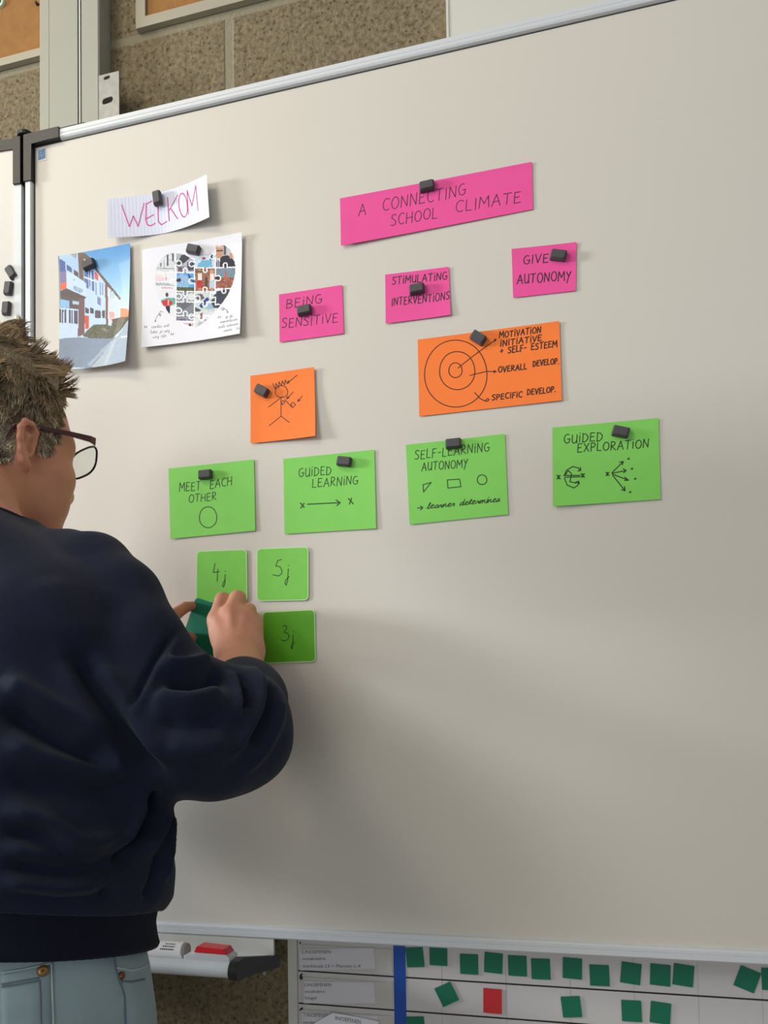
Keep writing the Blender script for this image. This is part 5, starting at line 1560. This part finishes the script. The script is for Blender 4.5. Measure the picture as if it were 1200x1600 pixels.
for cidx in ci:
    c = cq[cidx]; n = HR @ cn[cidx]
    d, ln, lift = flow(c, n)
    tw = rng.normal(0, .22, 3)
    d = d + tw * (1.3 if lift < 0 else 1)
    if lift >= 0: d -= n * (d @ n)
    d /= np.linalg.norm(d) + 1e-9
    ln *= rng.uniform(.7, 1.25)
    curl = rng.normal(0, .9, 3) if c[2] > 6 else rng.normal(0, .4, 3)
    nearby = np.where(np.linalg.norm(cq - c, axis=1) < (.75 if c[2] > 5 else .6))[0]
    ei = edge[tri[cidx]].mean()
    ln *= .55 + .45 * min(1, ei * 1.5)
    tip = c + n * (lift * ln + .25) + d * ln * (1 - lift * .3) if lift >= 0 else c + n * .3 + d * ln
    grey = np.clip((4.5 - c[2]) / 7 + rng.normal(.12, .25), 0, 1)
    cc = np.array([164, 142, 112]) * (1 - grey) + np.array([190, 182, 164]) * grey
    cc = cc * rng.uniform(.72, 1.18)
    for sidx in rng.choice(nearby, min(NS, len(nearby))):
        s0_ = cq[sidx] + rng.normal(0, .08, 3); n2 = HR @ cn[sidx]
        off = s0_ - c
        tp2 = tip + off * rng.uniform(.25, .75) + rng.normal(0, .14, 3)
        midp = (s0_ + tp2) / 2 + n2 * (.16 * ln) + curl * .18 * ln
        w0 = rng.uniform(.045, .085)
        t_ = np.linspace(0, 1, 6)[:, None]
        cur = (1 - t_) ** 2 * s0_ + 2 * t_ * (1 - t_) * midp + t_ ** 2 * tp2
        tan = np.gradient(cur, axis=0); tan /= np.linalg.norm(tan, axis=1)[:, None] + 1e-9
        side = np.cross(tan, n2); side /= np.linalg.norm(side, axis=1)[:, None] + 1e-9
        upv = np.cross(side, tan)
        wdt = (w0 * np.array([.9, 1, 1, .85, .6, .12]))[:, None]
        r3 = np.stack([cur + side * wdt, cur - side * wdt * .5 + upv * wdt * .85, cur - side * wdt * .5 - upv * wdt * .85], 1)  # 6 x 3 x 3
        k0 = base + len(tris_v) * 18
        tris_v.append(HC + HS * (r3.reshape(-1, 3) @ HR))
        for a in range(5):
            for b in range(3):
                tris_f.append((k0 + a * 3 + b, k0 + a * 3 + (b + 1) % 3, k0 + (a + 1) * 3 + (b + 1) % 3, k0 + (a + 1) * 3 + b))
        tris_c.append(np.tile(cc * rng.uniform(.85, 1.15), (15, 1)))
allv = np.concatenate(HV + [np.concatenate(tris_v)]); allf = np.concatenate(HF + [np.array(tris_f)])
allc = np.concatenate(HCc + tris_c)
hair_m = mat('hair', (.2, .17, .13, 1), .55, attr='tone', spec=.3)
hair = raw('hair', allv, allf, hair_m, person, smooth=True)
at = hair.data.color_attributes.new('tone', 'FLOAT_COLOR', 'CORNER')
cl_ = np.c_[lin_np(np.clip(allc, 0, 255)), np.ones(len(allc))].astype(np.float32)
at.data.foreach_set('color', np.repeat(cl_, 4, axis=0).ravel())

# eyes and brows
eye_m = mat('eye_white', srgb(230, 226, 220), .25)
iris_m = mat('iris', srgb(70, 84, 92), .2)
for s_ in (1, -1):
    bm = bmesh.new()
    bmesh.ops.create_uvsphere(bm, u_segments=20, v_segments=14, radius=1.12 * HS, matrix=Matrix.Translation(hd(s_ * 3.1, 7.15, .45)))
    e_ = bm_obj('eye', bm, eye_m, person, smooth=True)
    bm = bmesh.new()
    bmesh.ops.create_uvsphere(bm, u_segments=16, v_segments=10, radius=.55 * HS, matrix=Matrix.Translation(hd(s_ * 3.1, 7.80, .1)))
    bm_obj('iris', bm, iris_m, e_, smooth=True)
    bm = bmesh.new()
    for k in range(26):
        t_ = k / 25
        p0 = np.array([s_ * (1.3 + 3.9 * t_), 8.75 - 1.9 * t_ ** 2, 2.15 + .55 * math.sin(t_ * 2.6)])
        tube(bm, [hd(*p0), hd(*(p0 + np.array([s_ * .35, .12, .22]))), hd(*(p0 + np.array([s_ * .75, .0, .2])))], [.0006, .0005, .0001], 5)
    bm_obj('eyebrow', bm, hair_m2 if 'hair_m2' in globals() else mat('brow_hair', srgb(104, 88, 68), .7), person)

# ------------------------------------------------------------------ glasses
frame_m = mat('burgundy_acetate', srgb(64, 26, 38), .3)
rim_m = mat('black_rim', srgb(34, 28, 32), .3)
lens_m = bpy.data.materials.new('lens_glass')
lens_m.use_nodes = True
_nt = lens_m.node_tree
_nt.nodes.remove(_nt.nodes['Principled BSDF'])
_tr = _nt.nodes.new('ShaderNodeBsdfTransparent'); _tr.inputs[0].default_value = (.95, .97, .96, 1)
_gl = _nt.nodes.new('ShaderNodeBsdfGlossy'); _gl.inputs['Roughness'].default_value = .05
_mx = _nt.nodes.new('ShaderNodeMixShader'); _mx.inputs[0].default_value = .05
_nt.links.new(_tr.outputs[0], _mx.inputs[1]); _nt.links.new(_gl.outputs[0], _mx.inputs[2])
_nt.links.new(_mx.outputs[0], _nt.nodes['Material Output'].inputs[0])
bm = bmesh.new()
tube(bm, [hd(1.1, 10.0, 2.5), hd(.4, 10.35, 2.9), hd(-.4, 10.35, 2.9), hd(-1.1, 10.0, 2.5)], .0017, 10)
gl_ = bm_obj('glasses', bm, rim_m, person, smooth=True)
def rimloop(s):
    out = []
    for a in np.linspace(0, 2 * math.pi, 41)[:-1]:
        ca_, sa_ = math.cos(a), math.sin(a)
        rr = (abs(ca_) ** 2.9 + abs(sa_) ** 2.9) ** (-1 / 2.9)
        xx = 3.6 + 3.1 * rr * ca_; zz = 1.75 + 1.9 * rr * sa_ * (1 if sa_ < 0 else .95)
        out.append((s * xx, 10.15 - .075 * (xx - 1.0) ** 1.5 * .45, zz))
    return out
for s_ in (1, -1):
    lp = [hd(*p) for p in rimloop(s_)]
    bm = bmesh.new(); tube(bm, lp + lp[:2], .0013, 8, cap=False)
    bm_obj('rim', bm, rim_m, gl_, smooth=True)
    bm = bmesh.new()
    pf_, pb_ = [bm.verts.new(p + h_f * .0006) for p in lp], [bm.verts.new(p - h_f * .0006) for p in lp]
    cf, cb2 = bm.verts.new(np.mean(lp, 0) + h_f * .0016), bm.verts.new(np.mean(lp, 0) + h_f * .0004)
    for i in range(len(lp)):
        j = (i + 1) % len(lp)
        bm.faces.new((pf_[i], pf_[j], cf)); bm.faces.new((pb_[j], pb_[i], cb2)); bm.faces.new((pf_[i], pb_[i], pb_[j], pf_[j]))
    bm_obj('lens', bm, lens_m, gl_, smooth=True)
    bm = bmesh.new()
    path = [(6.1, 9.6, 3.4), (7.0, 9.1, 3.4), (7.3, 8.2, 3.3), (7.5, 5.0, 2.65), (7.55, 2.0, 1.9), (7.6, .2, 1.65), (7.75, -1.3, 1.1), (7.65, -2.0, .2), (7.4, -2.4, -.8)]
    hh_ = [.42, .44, .38, .28, .24, .22, .2, .2, .18]
    rows = []
    for (a, b, c_), h_ in zip(path, hh_):
        rows.append([bm.verts.new(hd(s_ * (a + dx), b, c_ + dz)) for dx, dz in ((.16, h_), (.16, -h_), (-.12, -h_), (-.12, h_))])
    for p, q_ in zip(rows, rows[1:]):
        for i in range(4): bm.faces.new((p[i], p[(i + 1) % 4], q_[(i + 1) % 4], q_[i]))
    bm.faces.new(rows[0]); bm.faces.new(rows[-1][::-1])
    bm_obj('temple', bm, frame_m, gl_, bevel=.0006)

# ------------------------------------------------------------------ dark green card between the hands
s = Sheet('card', [(306, 933), (383, 959), (358, 1033), (281, 1007)], [.0080, .0070, .0070, .0080], .0006, M['card_dark'], 'dark teal green card held between both hands, about to be placed', 'card', thick=.0006, corner_r=.0055, flat=True)
